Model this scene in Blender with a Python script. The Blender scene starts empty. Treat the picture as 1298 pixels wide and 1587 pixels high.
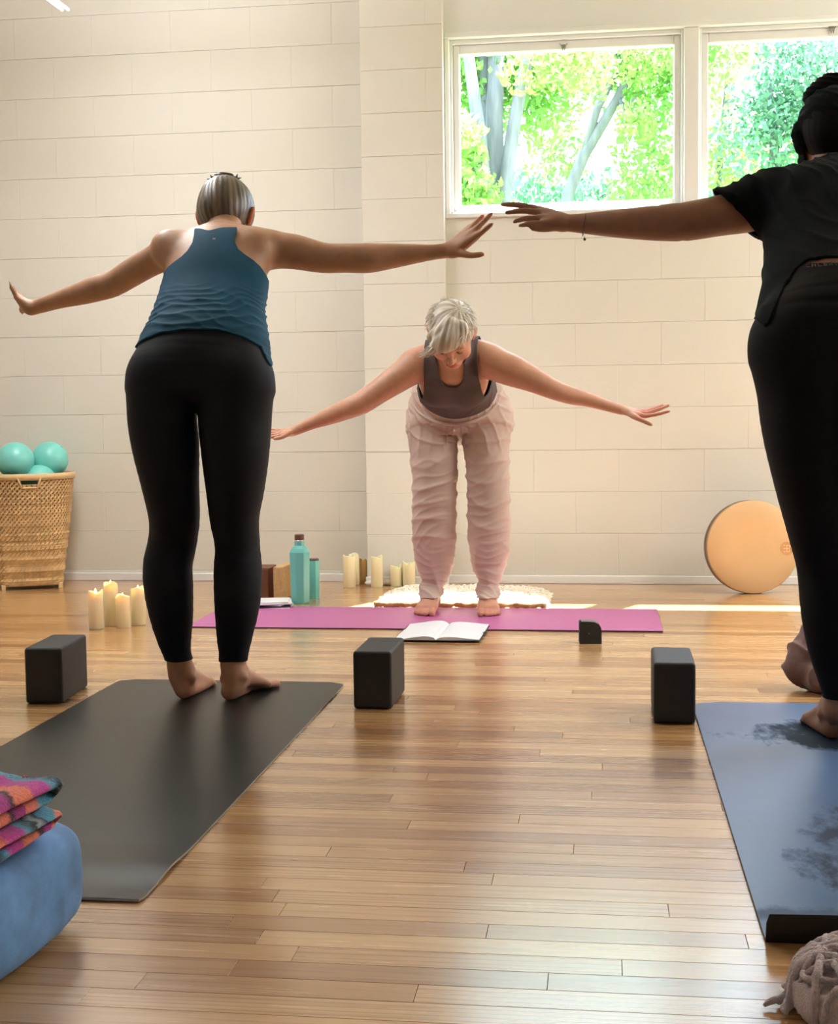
import bpy, bmesh, math, random
import numpy as np
from mathutils import Vector, Matrix
random.seed(7); rng = np.random.default_rng(7)
C = bpy.context.scene.collection
SC = bpy.context.scene

# ------------------------------------------------------------------ camera
F, PX, PY, CAMZ = 2100.0, 649.0, 793.5, 0.80
yaw = math.radians(7.7); pit = math.atan(153.5 / F); rol = .012
fw = np.array([-math.sin(yaw)*math.cos(pit), math.cos(yaw)*math.cos(pit), -math.sin(pit)])
r0 = np.array([math.cos(yaw), math.sin(yaw), 0.0]); u0 = np.cross(r0, fw)
rt = r0*math.cos(rol) - u0*math.sin(rol); up = u0*math.cos(rol) + r0*math.sin(rol)
CP = np.array([0.0, 0.0, CAMZ])
cam = bpy.data.objects.new('camera', bpy.data.cameras.new('camera')); C.objects.link(cam)
cam.matrix_world = Matrix(((rt[0], up[0], -fw[0], 0), (rt[1], up[1], -fw[1], 0), (rt[2], up[2], -fw[2], CAMZ), (0, 0, 0, 1)))
cam.data.sensor_fit = 'HORIZONTAL'; cam.data.sensor_width = 36; cam.data.lens = 36*F/1298
cam.data.clip_start = .05
SC.camera = cam

# ------------------------------------------------------------------ light and exposure
SC.view_settings.view_transform = 'Standard'; SC.view_settings.look = 'None'
SC.view_settings.exposure = 0.6; SC.view_settings.gamma = 1
SC.view_settings.use_curve_mapping = False
w = bpy.data.worlds.new('sky'); SC.world = w; w.use_nodes = True
bg = w.node_tree.nodes['Background']; bg.inputs[0].default_value = (.62, .80, 1, 1); bg.inputs[1].default_value = 7.5

def light(name, kind, loc, energy, color, direction=(0, 0, -1), **kw):
    d = bpy.data.lights.new(name, kind); d.energy = energy; d.color = color
    for k, v in kw.items(): setattr(d, k, v)
    o = bpy.data.objects.new(name, d); o.location = loc
    o.rotation_euler = Vector(direction).to_track_quat('-Z', 'Y').to_euler(); C.objects.link(o)
    return o
SUN = Vector((-.46, -1.0, -2.6))
light('sun', 'SUN', (2, 12, 12), 46, (1, .95, .88), SUN, angle=.012)
for lx, le in ((-1.95, 26), (2.65, 54)):                      # light of the left tube lamp and of the unseen added right one
    light('tube_lamp_light', 'AREA', (lx, 4.6, 2.50), le, (.98, .99, 1), shape='RECTANGLE', size=.3, size_y=1.8)
    light('tube_lamp_uplight', 'AREA', (lx, 4.6, 2.62), le*.7, (.98, .99, 1), (0, .35, 1), shape='RECTANGLE', size=.3, size_y=1.8)
light('rear_fill_light', 'AREA', (-.6, -2.9, 1.7), 5, (1, .97, .93), (0, 1, -.05), shape='RECTANGLE', size=3.6, size_y=1.6)  # fill light added behind the camera; the rear wall has no window

# ------------------------------------------------------------------ helpers
def ray(x, y): return fw + rt*(x-PX)/F - up*(y-PY)/F
def G(x, y, z=0.0):
    d = ray(x, y); return CP + d*(z-CAMZ)/d[2]
def W(x, y, Y):
    d = ray(x, y); return CP + d*Y/d[1]
def SCL(p): return float((np.asarray(p)-CP) @ fw)/F          # metres per pixel at p

def tag(o, label=None, cat=None, group=None, kind=None):
    if label: o['label'] = label
    if cat: o['category'] = cat
    if group: o['group'] = group
    if kind: o['kind'] = kind
    return o
def empty(name, loc=(0, 0, 0), rz=0):
    o = bpy.data.objects.new(name, None); o.location = loc; o.rotation_euler = (0, 0, rz); o.empty_display_size = .05
    C.objects.link(o); return o
def link(name, me, m, parent=None, smooth=False, local=True):
    if m is not None and not me.materials: me.materials.append(m)
    if smooth: me.polygons.foreach_set('use_smooth', [True]*len(me.polygons))
    o = bpy.data.objects.new(name, me); C.objects.link(o)
    if parent is not None:
        o.parent = parent
        if not local: o.matrix_parent_inverse = parent_matrix(parent).inverted()
    return o
def parent_matrix(p):
    m = Matrix.LocRotScale(p.location, p.rotation_euler, p.scale)
    return parent_matrix(p.parent) @ m if p.parent else m
def obj(name, bm, m, parent=None, smooth=False, local=True):
    me = bpy.data.meshes.new(name); bm.to_mesh(me); bm.free()
    return link(name, me, m, parent, smooth, local)
def pydata(name, v, f, m, parent=None, smooth=False, local=True):
    me = bpy.data.meshes.new(name); me.from_pydata([tuple(map(float, p)) for p in v], [], [tuple(map(int, q)) for q in f]); me.update()
    return link(name, me, m, parent, smooth, local)
def add_box(bm, lo, hi, bev=0, seg=1, mat=None):
    g = bmesh.ops.create_cube(bm, size=1)
    vs = g['verts']
    c = [(a+b)/2 for a, b in zip(lo, hi)]; s = [b-a for a, b in zip(lo, hi)]
    for v in vs: v.co = Vector((c[0]+v.co.x*s[0], c[1]+v.co.y*s[1], c[2]+v.co.z*s[2]))
    if mat is not None: bmesh.ops.transform(bm, matrix=mat, verts=vs)
    if bev:
        ed = list({e for v in vs for e in v.link_edges})
        bmesh.ops.bevel(bm, geom=ed, offset=bev, segments=seg, profile=.5, affect='EDGES')
def bx(lo, hi, bev=0, seg=1, mat=None):
    bm = bmesh.new(); add_box(bm, lo, hi, bev, seg, mat); return bm
def add_lathe(bm, prof, n=32, wob=None, c=(0, 0, 0), flat=None):
    rings = []
    for i, (r, z) in enumerate(prof):
        ring = []
        for k in range(n):
            a = 2*math.pi*k/n; rr, zz = r, z
            if wob: rr, zz = wob(i, a, r, z)
            if flat: rr *= math.cos(math.pi/flat)/math.cos(((a+math.pi/flat) % (2*math.pi/flat))-math.pi/flat)*1.04
            ring.append(bm.verts.new((c[0]+rr*math.cos(a), c[1]+rr*math.sin(a), c[2]+zz)))
        rings.append(ring)
    for a, b in zip(rings, rings[1:]):
        for k in range(n): bm.faces.new((a[k], a[(k+1) % n], b[(k+1) % n], b[k]))
    if prof[0][0] > 1e-5: bm.faces.new(rings[0][::-1])
    if prof[-1][0] > 1e-5: bm.faces.new(rings[-1])
def add_tube(bm, pts, rad, n=8, cap=True, flat=1.0, upv=(0, 0, 1)):
    pts = [Vector(p) for p in pts]; rings = []
    for i, p in enumerate(pts):
        t = (pts[min(i+1, len(pts)-1)]-pts[max(i-1, 0)]).normalized()
        s = t.cross(Vector(upv))
        if s.length < 1e-3: s = t.cross(Vector((1, 0, 0)))
        s.normalize(); u = s.cross(t)
        r = rad[i] if hasattr(rad, '__len__') else rad
        rings.append([bm.verts.new(p+s*math.cos(2*math.pi*k/n)*r+u*math.sin(2*math.pi*k/n)*r*flat) for k in range(n)])
    for a, b in zip(rings, rings[1:]):
        for k in range(n): bm.faces.new((a[k], a[(k+1) % n], b[(k+1) % n], b[k]))
    if cap: bm.faces.new(rings[0][::-1]); bm.faces.new(rings[-1])

# ------------------------------------------------------------------ materials
class NT:
    def __init__(s, name):
        s.m = bpy.data.materials.new(name); s.m.use_nodes = True; s.t = s.m.node_tree
        s.b = s.t.nodes['Principled BSDF']; s.out = s.t.nodes['Material Output']
    def n(s, kind, **kw):
        x = s.t.nodes.new(kind)
        for k, v in kw.items():
            if k in x.inputs: x.inputs[k].default_value = v
            else: setattr(x, k, v)
        return x
    def l(s, a, b): s.t.links.new(a, b)
    def coord(s, kind='Object', scale=(1, 1, 1)):
        c = s.n('ShaderNodeTexCoord'); mp = s.n('ShaderNodeMapping'); mp.inputs['Scale'].default_value = scale
        s.l(c.outputs[kind], mp.inputs['Vector']); return mp.outputs[0]
    def noise(s, vec, scale, detail=4, rough=.55, dist=0):
        x = s.n('ShaderNodeTexNoise'); x.inputs['Scale'].default_value = scale; x.inputs['Detail'].default_value = detail
        x.inputs['Roughness'].default_value = rough; x.inputs['Distortion'].default_value = dist
        if vec is not None: s.l(vec, x.inputs['Vector'])
        return x.outputs[0]
    def ramp(s, fac, stops):
        x = s.n('ShaderNodeValToRGB'); e = x.color_ramp.elements
        while len(e) < len(stops): e.new(.5)
        for q, (p, c) in zip(e, stops): q.position = p; q.color = (*c, 1)
        s.l(fac, x.inputs[0]); return x.outputs[0]
    def bump(s, h, strength=.3, dist=.01):
        x = s.n('ShaderNodeBump'); x.inputs['Strength'].default_value = strength; x.inputs['Distance'].default_value = dist
        s.l(h, x.inputs['Height']); s.l(x.outputs[0], s.b.inputs['Normal'])
    def mix(s, fac, a, b, mode='MIX'):
        x = s.n('ShaderNodeMix'); x.data_type = 'RGBA'; x.blend_type = mode
        for i, v in ((0, fac), (6, a), (7, b)):
            if hasattr(v, 'is_output'): s.l(v, x.inputs[i])
            elif i == 0: x.inputs[0].default_value = v
            else: x.inputs[i].default_value = (*v, 1)
        return x.outputs[2]
def mat(name, col, rough=.6, var=.08, scale=8, bump=0, bscale=60, coat=0, spec=.5, sub=0, transl=0, sheen=0, metal=0, emit=None, vec=(1, 1, 1)):
    t = NT(name); b = t.b
    v = t.coord('Object', vec)
    nz = t.noise(v, scale, 5)
    c1 = tuple(c*(1-var) for c in col); c2 = tuple(min(1, c*(1+var)) for c in col)
    colr = t.ramp(nz, [(.3, c1), (.7, c2)]); t.l(colr, b.inputs['Base Color'])
    b.inputs['Roughness'].default_value = rough; b.inputs['Specular IOR Level'].default_value = spec
    b.inputs['Metallic'].default_value = metal; b.inputs['Coat Weight'].default_value = coat
    if coat: b.inputs['Coat Roughness'].default_value = .15
    if sheen: b.inputs['Sheen Weight'].default_value = sheen; b.inputs['Sheen Roughness'].default_value = .4
    if sub:
        b.inputs['Subsurface Weight'].default_value = sub; b.inputs['Subsurface Radius'].default_value = (1, .35, .2); b.inputs['Subsurface Scale'].default_value = .012
    if bump: t.bump(t.noise(v, bscale, 4), bump, .004)
    if emit: b.inputs['Emission Color'].default_value = (*emit[:3], 1); b.inputs['Emission Strength'].default_value = emit[3]
    if transl:
        tr = t.n('ShaderNodeBsdfTranslucent'); t.l(colr, tr.inputs[0]); mx = t.n('ShaderNodeMixShader'); mx.inputs[0].default_value = transl
        t.l(b.outputs[0], mx.inputs[1]); t.l(tr.outputs[0], mx.inputs[2]); t.l(mx.outputs[0], t.out.inputs[0])
    return t.m

def paint_wall(name, col):
    t = NT(name); v = t.coord('Object')
    g = t.n('ShaderNodeNewGeometry')
    big = t.noise(g.outputs['Position'], .9, 3)
    c = t.ramp(big, [(.3, tuple(k*.96 for k in col)), (.7, tuple(min(1, k*1.03) for k in col))]); t.l(c, t.b.inputs['Base Color'])
    t.b.inputs['Roughness'].default_value = .55; t.b.inputs['Specular IOR Level'].default_value = .35
    t.bump(t.noise(g.outputs['Position'], 55, 6, .7), .35, .003); return t.m
M = {}
M['wall'] = paint_wall('cream_block_paint', (.735, .71, .635))
M['plaster'] = paint_wall('lintel_paint', (.80, .80, .77))
M['white'] = mat('white_paint', (.82, .82, .80), .4, .03, 5)
M['ceiling'] = mat('ceiling_paint', (.80, .76, .68), .8, .03, 3)

def wood_mat():
    t = NT('oak_floor'); b = t.b
    at = t.n('ShaderNodeAttribute'); at.attribute_name = 'tone'
    sep = t.n('ShaderNodeSeparateColor'); t.l(at.outputs['Color'], sep.inputs[0])
    g = t.n('ShaderNodeNewGeometry')
    off = t.n('ShaderNodeVectorMath', operation='SCALE'); t.l(at.outputs['Color'], off.inputs[0]); off.inputs['Scale'].default_value = 37.0
    ad = t.n('ShaderNodeVectorMath', operation='ADD'); t.l(g.outputs['Position'], ad.inputs[0]); t.l(off.outputs[0], ad.inputs[1])
    mp = t.n('ShaderNodeMapping'); mp.inputs['Scale'].default_value = (1.3, 26, 1); t.l(ad.outputs[0], mp.inputs[0])
    gr = t.noise(mp.outputs[0], 2.2, 8, .62, .5)
    mp2 = t.n('ShaderNodeMapping'); mp2.inputs['Scale'].default_value = (2.4, 30, 1); t.l(ad.outputs[0], mp2.inputs[0])
    wv = t.n('ShaderNodeTexWave'); wv.wave_type = 'BANDS'; wv.bands_direction = 'Y'; wv.inputs['Scale'].default_value = .75
    wv.inputs['Distortion'].default_value = 7; wv.inputs['Detail'].default_value = 3; wv.inputs['Detail Scale'].default_value = .5
    t.l(mp2.outputs[0], wv.inputs['Vector'])
    base = t.ramp(sep.outputs[0], [(0, (.30, .135, .045)), (.22, (.43, .215, .080)), (.6, (.54, .30, .125)), (1, (.64, .39, .18))])
    grain = t.ramp(gr, [(.28, (.62, .52, .42)), (.5, (1, 1, 1)), (.8, (1.0, 1.0, 1.0))])
    wvr = t.ramp(wv.outputs[0], [(0, (.66, .58, .5)), (.16, (1, 1, 1))])
    c = t.mix(.75, base, grain, 'MULTIPLY'); c = t.mix(sep.outputs[1], c, t.mix(1.0, c, wvr, 'MULTIPLY'))
    t.l(c, b.inputs['Base Color'])
    rr = t.n('ShaderNodeMapRange'); rr.inputs['To Min'].default_value = .20; rr.inputs['To Max'].default_value = .32
    t.l(gr, rr.inputs[0]); t.l(rr.outputs[0], b.inputs['Roughness'])
    b.inputs['Specular IOR Level'].default_value = .55; b.inputs['Coat Weight'].default_value = .8; b.inputs['Coat Roughness'].default_value = .2
    t.bump(gr, .12, .002); return t.m
M['oak'] = wood_mat()

# ------------------------------------------------------------------ the room
YL, YW, YP = 6.34, 6.30, 6.225           # left wall, window wall, pilaster face
XL, XR, YB, ZC = -4.2, 3.2, -3.2, 3.05
xpl, xpr = W(561, 300, YP)[0], W(687, 300, YP)[0]
wz0 = W(870, 326, YW)[2]; wz1 = W(870, 52, YW)[2]
wx = [W(697, 200, YW)[0], W(1059, 200, YW)[0], W(1083, 200, YW)[0]]; wx.append(wx[2]+wx[1]-wx[0])

def plank_verts(x0, x1, y0, y1, t=.012, b=.00045):
    g = .0004
    x0 += g; x1 -= g; y0 += g; y1 -= g
    v = [(x0, y0, -t), (x1, y0, -t), (x1, y1, -t), (x0, y1, -t), (x0, y0, -b), (x1, y0, -b), (x1, y1, -b), (x0, y1, -b),
         (x0+b, y0+b, 0), (x1-b, y0+b, 0), (x1-b, y1-b, 0), (x0+b, y1-b, 0)]
    f = [(0, 1, 5, 4), (1, 2, 6, 5), (2, 3, 7, 6), (3, 0, 4, 7), (4, 5, 9, 8), (5, 6, 10, 9), (6, 7, 11, 10), (7, 4, 8, 11), (8, 9, 10, 11)]
    return v, f
def tone_attr(me, cols):
    a = me.color_attributes.new('tone', 'FLOAT_COLOR', 'POINT'); a.data.foreach_set('color', np.asarray(cols, dtype=np.float32).ravel())
floor = obj('floor', bx((XL, YB, -.06), (XR, 6.6, -.0115)), M['oak']); tag(floor, kind='structure')
tone_attr(floor.data, [(.2, 0, 0, 1)]*8)
PWD = .0585
SV, SF, ST = [], [], []
ny = int((YL-YB)/PWD)+1
for j in range(ny):
    y0 = YB+j*PWD; y1 = y0+PWD; x = XL-random.random()*1.2
    while x < XR:
        L = random.choice((.45, .7, .9, 1.1, 1.4, 1.7))*random.uniform(.85, 1.15)
        a, b_ = max(x, XL), min(x+L, XR); x += L
        if b_-a < .02: continue
        v, f = plank_verts(a, b_, y0, y1)
        tv = random.random()**.8; tn = (tv, 1.0 if random.random() < .3 else .12*random.random(), random.random(), 1)
        yc = (y0+y1)/2; vis = 1.60 < yc < 3.45 and b_ > -.52*yc and a < .24*yc+.15
        if vis:
            me = bpy.data.meshes.new('plank'); me.from_pydata(v, [], f); me.update(); tone_attr(me, [tn]*12)
            link('plank', me, M['oak'], floor)
        else:
            n0 = len(SV); SV += v; SF += [tuple(i+n0 for i in q) for q in f]; ST += [tn]*12
me = bpy.data.meshes.new('planks'); me.from_pydata(SV, [], SF); me.update(); tone_attr(me, ST)
tag(link('planks', me, M['oak'], floor), kind='stuff')

def joint_z(k, left=False): return .6208+.1895*(k-3) if left else .0415+.1931*k
BLK = {}
def block_mesh(wd, ht):
    key = (round(wd, 3), round(ht, 3))
    if key not in BLK:
        bm = bmesh.new(); b, g_ = .0018, .0006
        prof_ = [(.05, -ht/2), (.0, -ht/2+.0003), (-.0018, -ht/2+b), (-.0018, ht/2-b), (.0, ht/2-.0003), (.05, ht/2)]
        L_ = [[bm.verts.new((x, y+(0 if abs(x) < wd/2-.0012 or y > .01 else .0009), z)) for y, z in prof_] for x in (-wd/2, -wd/2+.0025, wd/2-.0025, wd/2)]
        for p, q in zip(L_, L_[1:]):
            for i in range(5): bm.faces.new((p[i], p[i+1], q[i+1], q[i])[::-1])
        bm.faces.new(L_[0][::-1]); bm.faces.new(L_[-1])
        bmesh.ops.recalc_face_normals(bm, faces=bm.faces)
        me = bpy.data.meshes.new('block'); bm.to_mesh(me); bm.free(); me.materials.append(M['wall']); BLK[key] = me
    return BLK[key]
def block_wall(wall, x0, x1, y, phase, zmax, holes=(), bw=.3875, left=False):
    k = 0
    while True:
        za = joint_z(k-1, left) if k else 0.0; zb = joint_z(k, left); k += 1
        if za >= zmax: break
        zb = min(zb, zmax)
        off = (phase + (bw/2 if k % 2 else 0)) % bw
        xs = [x0]; xx = x0+off
        while xx < x1-.02:
            if xx > x0+.02: xs.append(xx)
            xx += bw
        xs.append(x1)
        for a, b_ in zip(xs, xs[1:]):
            segs = [(a, b_, za, zb)]
            for (hx0, hx1, hz0, hz1) in holes:
                new = []
                for (p, q, r, s) in segs:
                    if q <= hx0 or p >= hx1 or s <= hz0 or r >= hz1: new.append((p, q, r, s)); continue
                    if r < hz0-.01: new.append((p, q, r, hz0)); r = hz0
                    if p < hx0-.01: new.append((p, hx0, r, s))
                    if q > hx1+.01: new.append((hx1, q, r, s))
                segs = new
            for (p, q, r, s) in segs:
                o = bpy.data.objects.new('block', block_mesh(q-p, s-r)); o.location = ((p+q)/2, y+random.uniform(-.0008, .0008), (r+s)/2)
                C.objects.link(o); o.parent = wall
# left part of the end wall
xv0 = -3.6
wl = obj('wall_left_back', bx((XL, YL+.002, 0), (xpl+.1, YL+.25, ZC)), M['wall']); tag(wl, kind='structure')
block_wall(wl, xv0, xpl+.02, YL, (W(328, 165, YL)[0]-xv0) % .3875, 2.95, left=True)
wp = obj('wall_pilaster', bx((xpl, YP+.002, 0), (xpr, YL+.1, ZC)), M['wall']); tag(wp, kind='structure')
block_wall(wp, xpl-.001, xpr+.001, YP, 0, 2.95, bw=.6)
bm = bmesh.new()
hz = wz0, wz1+.028
add_box(bm, (xpr-.05, YW+.002, 0), (XR, YW+.14, wz0)); add_box(bm, (wx[3], YW+.002, wz0), (XR, YW+.14, ZC))
ww = obj('wall_window', bm, M['wall']); tag(ww, kind='structure')
block_wall(ww, xpr, 2.35, YW, (W(825, 410, YW)[0]-xpr) % .3875, wz0, ())
lt = obj('wall_lintel', bx((xpr, YW-.004, wz1+.022), (wx[3], YW+.14, ZC)), M['plaster']); tag(lt, kind='structure')
for nm, lo, hi, mm in (('wall_left', (XL-.1, YB, 0), (XL, YL+.2, ZC), 'wall'), ('wall_right', (XR, YB, 0), (XR+.1, YL+.2, ZC), 'wall'),
                       ('wall_rear', (XL, YB-.1, 0), (XR, YB, ZC), 'wall'), ('ceiling', (XL, YB, ZC), (XR, YL+.2, ZC+.1), 'ceiling')):
    tag(obj(nm, bx(lo, hi), M[mm]), kind='structure')
# base boards
for nm, a, b_, y in (('baseboard_left', XL, xpl, YL-.004), ('baseboard_pilaster', xpl-.008, xpr+.008, YP-.004), ('baseboard_right', xpr, XR, YW-.004)):
    tag(obj(nm, bx((a, y-.010, 0), (b_, y+.003, .038), .003, 2), M['white']), kind='structure')
# windows
zh = wz1
tag(obj('trim_1', bx((xpr+.001, YW-.016, zh), (wx[3]+.05, YW+.03, zh+.024), .003), M['white']), kind='structure')
tag(obj('trim_2', bx((wx[1], YW-.008, wz0), (wx[2], YW+.12, zh), .004), M['white']), kind='structure')
tag(obj('trim_3', bx((xpr+.001, YW-.012, wz0), (wx[0], YW+.12, zh), .003), M['white']), kind='structure')
tag(obj('trim_4', bx((xpr+.001, YW-.020, wz0-.022), (wx[3]+.05, YW+.13, wz0), .003), M['white']), kind='structure')
t = NT('window_glass'); t.t.nodes.remove(t.b)
tr = t.n('ShaderNodeBsdfTransparent'); gl = t.n('ShaderNodeBsdfGlossy'); gl.inputs['Roughness'].default_value = .02
fr = t.n('ShaderNodeLayerWeight'); fr.inputs[0].default_value = .5; pw = t.n('ShaderNodeMath', operation='POWER'); pw.inputs[1].default_value = 4.0
ma = t.n('ShaderNodeMath', operation='MULTIPLY_ADD'); ma.inputs[1].default_value = .8; ma.inputs[2].default_value = .025; mx = t.n('ShaderNodeMixShader')
t.l(fr.outputs['Facing'], pw.inputs[0]); t.l(pw.outputs[0], ma.inputs[0]); t.l(ma.outputs[0], mx.inputs[0]); t.l(tr.outputs[0], mx.inputs[1]); t.l(gl.outputs[0], mx.inputs[2]); t.l(mx.outputs[0], t.out.inputs[0])
M['glass'] = t.m
M['latch'] = mat('dull_metal', (.25, .25, .24), .4, metal=.6)
def frame_bm(x0, x1, z0, z1, y0, y1, l, r, b, tp, bev=.002):
    bm = bmesh.new()
    add_box(bm, (x0, y0, z0), (x0+l, y1, z1), bev); add_box(bm, (x1-r, y0, z0), (x1, y1, z1), bev)
    add_box(bm, (x0+l, y0, z0), (x1-r, y1, z0+b), bev); add_box(bm, (x0+l, y0, z1-tp), (x1-r, y1, z1), bev)
    return bm
for i, (a, b_) in enumerate(((wx[0], wx[1]), (wx[2], wx[3]))):
    r = empty('window_%d' % (i+1)); tag(r, kind='structure')
    obj('window_frame', frame_bm(a, b_, wz0, zh, YW+.018, YW+.10, .012, .012, .014, .020), M['white'], r)
    obj('sash', frame_bm(a+.012, b_-.012, wz0+.014, zh-.020, YW+.036, YW+.085, .030, .030, .028, .042, .004), M['white'], r)
    obj('pane', bx((a+.038, YW+.058, wz0+.038), (b_-.038, YW+.062, zh-.058)), M['glass'], r)
    px_, py_ = ((873, 72), (1289, 45))[i]; q = W(px_, py_, YW+.03)
    bm = bmesh.new(); add_box(bm, (q[0]-.010, YW+.020, q[2]-.010), (q[0]+.010, YW+.038, q[2]+.008), .003)
    add_tube(bm, [(q[0]-.016, YW+.028, q[2]+.012), (q[0]-.006, YW+.022, q[2]-.004), (q[0]-.004, YW+.024, q[2]-.020)], .0025, 6)
    add_tube(bm, [(q[0]+.016, YW+.028, q[2]+.012), (q[0]+.006, YW+.022, q[2]-.004), (q[0]+.004, YW+.024, q[2]-.020)], .0025, 6)
    obj('latch', bm, M['latch'], r)

# ------------------------------------------------------------------ outdoors
M['bark'] = mat('bark', (.12, .13, .135), .9, .3, 6, bump=.6, bscale=20, vec=(3, 3, .6))
M['leaf_a'] = mat('leaves_light', (.20, .42, .09), .5, .35, 1.3, transl=.5)
M['leaf_b'] = mat('leaves_deep', (.09, .24, .13), .5, .35, 1.3, transl=.4)
M['leaf_y'] = mat('leaves_yellow', (.26, .40, .10), .5, .3, 1.3, transl=.5)
M['grass'] = mat('grass_ground', (.16, .25, .07), .95, .4, 1.5)
tag(obj('ground', bx((-14, 6.6, -.3), (16, 40, -.05)), M['grass']), kind='structure')
def leaves(name, blobs, n, size, m, parent, seed=0):
    r = np.random.default_rng(seed); V = []; Fc = []
    tot = sum(b[1]**2 for b in blobs)
    for c, rad in blobs:
        k = int(n*rad**2/tot)
        d = r.normal(size=(k, 3)); d /= np.linalg.norm(d, axis=1)[:, None]
        p = np.array(c)+d*rad*(r.random((k, 1))**.45)*np.array([1, 1, .85])
        a = r.normal(size=(k, 3)); a /= np.linalg.norm(a, axis=1)[:, None]
        b = np.cross(a, r.normal(size=(k, 3))); b /= np.linalg.norm(b, axis=1)[:, None]
        s = size*(.6+.8*r.random((k, 1)))
        q = np.stack([p-a*s, p+b*s*.5, p+a*s, p-b*s*.5], 1).reshape(-1, 3); V.append(q)
    V = np.concatenate(V); f = np.arange(len(V)).reshape(-1, 4)
    o = pydata(name, V, f, m, parent); tag(o, kind='stuff'); return o
def tree(label, stems, blobs, n, size, m, seed, group=None, extra=None):
    base = np.array(stems[0][0][0]); t_ = empty('tree', (base[0], base[1], -.05)); tag(t_, label, 'tree', group)
    off = np.array([base[0], base[1], -.05])
    for i, (pts, rad) in enumerate(stems):
        bm = bmesh.new(); add_tube(bm, [np.array(p)-off for p in pts], rad, 9, upv=(0, 1, 0)); obj('trunk' if i == 0 else 'stem', bm, M['bark'], t_, True)
    leaves('foliage', [(np.array(c)-off, r_) for c, r_ in blobs], n, size, m, t_, seed)
    if extra: leaves('bright_foliage', [(np.array(c)-off, r_) for c, r_ in extra[0]], extra[1], size, extra[2], t_, seed+5)
def PT(px, py, Y): return tuple(W(px, py, Y))
def stem(Y, pts, rads, bend=0):            # pixel-guided stem continued down to the ground
    p = [PT(x, y, Y) for x, y in pts]; a = p[0]
    return ([(a[0]-.15*bend, Y, -.06), (a[0]-.05*bend, Y, a[2]*.5)]+p, [rads[0]*1.25, rads[0]*1.1]+rads)
tree('tree with a clump of several grey upright trunks outside the left window',
     [stem(10, [(752, 320), (742, 200), (722, 60)], [.06, .05, .04]), stem(10.2, [(768, 320), (766, 180), (770, 50)], [.075, .065, .06]), stem(10.1, [(778, 320), (795, 200), (812, 110), (840, 30)], [.055, .05, .045, .035]),
      stem(10.4, [(748, 320), (722, 240), (690, 150)], [.04, .035, .03]), stem(10.3, [(757, 320), (758, 200), (748, 60)], [.06, .05, .045])],
     [(PT(x, y, Y), r_) for x, y, Y, r_ in ((730, 90, 10.4, .42), (800, 70, 10.5, .45), (860, 100, 10.6, .5), (715, 240, 9.8, .20), (725, 300, 9.7, .18), (830, 170, 10.6, .35), (650, 60, 10.5, .6), (740, 150, 10.5, .3), (735, 320, 9.9, .3), (650, 250, 10, .5))], 9000, .036, M['leaf_a'], 1,
     extra=([(PT(x, y, 9.7), r_) for x, y, r_ in ((722, 210, .18), (735, 290, .2), (890, 90, .3), (815, 110, .2))], 900, M['leaf_y']))
tree('tree with a forked leaning trunk outside the left window',
     [stem(12, [(880, 300), (905, 240), (935, 190), (958, 150), (985, 95), (1010, 20)], [.055, .05, .045, .04, .035, .03], 2), ([PT(905, 240, 12), PT(925, 170, 12), PT(955, 110, 12), PT(965, 40, 12)], [.04, .033, .028, .022]), ([PT(958, 150, 12), PT(968, 170, 11.9), PT(985, 150, 11.7)], [.02, .016, .01])],
     [(PT(x, y, Y), r_) for x, y, Y, r_ in ((980, 110, 12.3, .5), (1020, 150, 12.2, .35), (930, 90, 12.3, .45), (1010, 230, 12.4, .4), (860, 240, 12.5, .35), (950, 40, 12, .5), (1060, 60, 12, .6), (1005, 300, 12.3, .4), (1090, 40, 12, .4))], 7500, .036, M['leaf_a'], 2,
     extra=([(PT(x, y, 11.6), r_) for x, y, r_ in ((1000, 100, .25), (905, 100, .2), (985, 190, .2))], 600, M['leaf_y']))
tree('tree with bluish green crown outside the right window',
     [stem(11.5, [(1195, 320), (1200, 220), (1190, 130)], [.05, .04, .03])],
     [(PT(x, y, Y), r_) for x, y, Y, r_ in ((1190, 170, 11.5, .38), (1225, 150, 11.5, .36), (1175, 215, 11.4, .4), (1210, 60, 11.6, .25), (1260, 100, 11.6, .5), (1330, 150, 11.5, .7), (1240, 210, 11.5, .4))], 5500, .032, M['leaf_b'], 3)
tree('sparse yellow green tree at the left of the right window',
     [stem(13, [(1110, 300), (1120, 200), (1135, 60)], [.04, .035, .02])],
     [(PT(x, y, Y), r_) for x, y, Y, r_ in ((1130, 100, 13, .35), (1110, 150, 13, .3), (1160, 75, 13, .3), (1125, 240, 12.6, .45), (1180, 270, 12.6, .4), (1300, 250, 13, .6))], 2200, .034, M['leaf_y'], 4,
     extra=([(PT(x, y, 12.4), r_) for x, y, r_ in ((1120, 240, .4), (1165, 285, .35), (1120, 110, .3), (1135, 190, .3))], 500, M['leaf_a']))
def shrub(label, x, y, Y, wd, ht, n, m, seed, group):
    c = PT(x, y, Y); s = empty('shrub', (c[0], Y, -.05)); tag(s, label, 'shrub', group); r = random.Random(seed)
    bm = bmesh.new()
    for k in range(9):
        a = r.uniform(-1, 1)
        add_tube(bm, [(a*.12, 0, 0), (a*.3*wd, r.uniform(-.1, .1), c[2]*.6), (a*wd, r.uniform(-.2, .2), c[2]*r.uniform(.9, 1.08))], [.02, .013, .005], 5)
    obj('branches', bm, M['bark'], s, True)
    leaves('foliage', [((r.uniform(-wd, wd), r.uniform(-.4, .4), c[2]-ht+r.uniform(-.5, 1)*ht), .30) for _ in range(16)], n, .04, m, s, seed)
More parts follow.
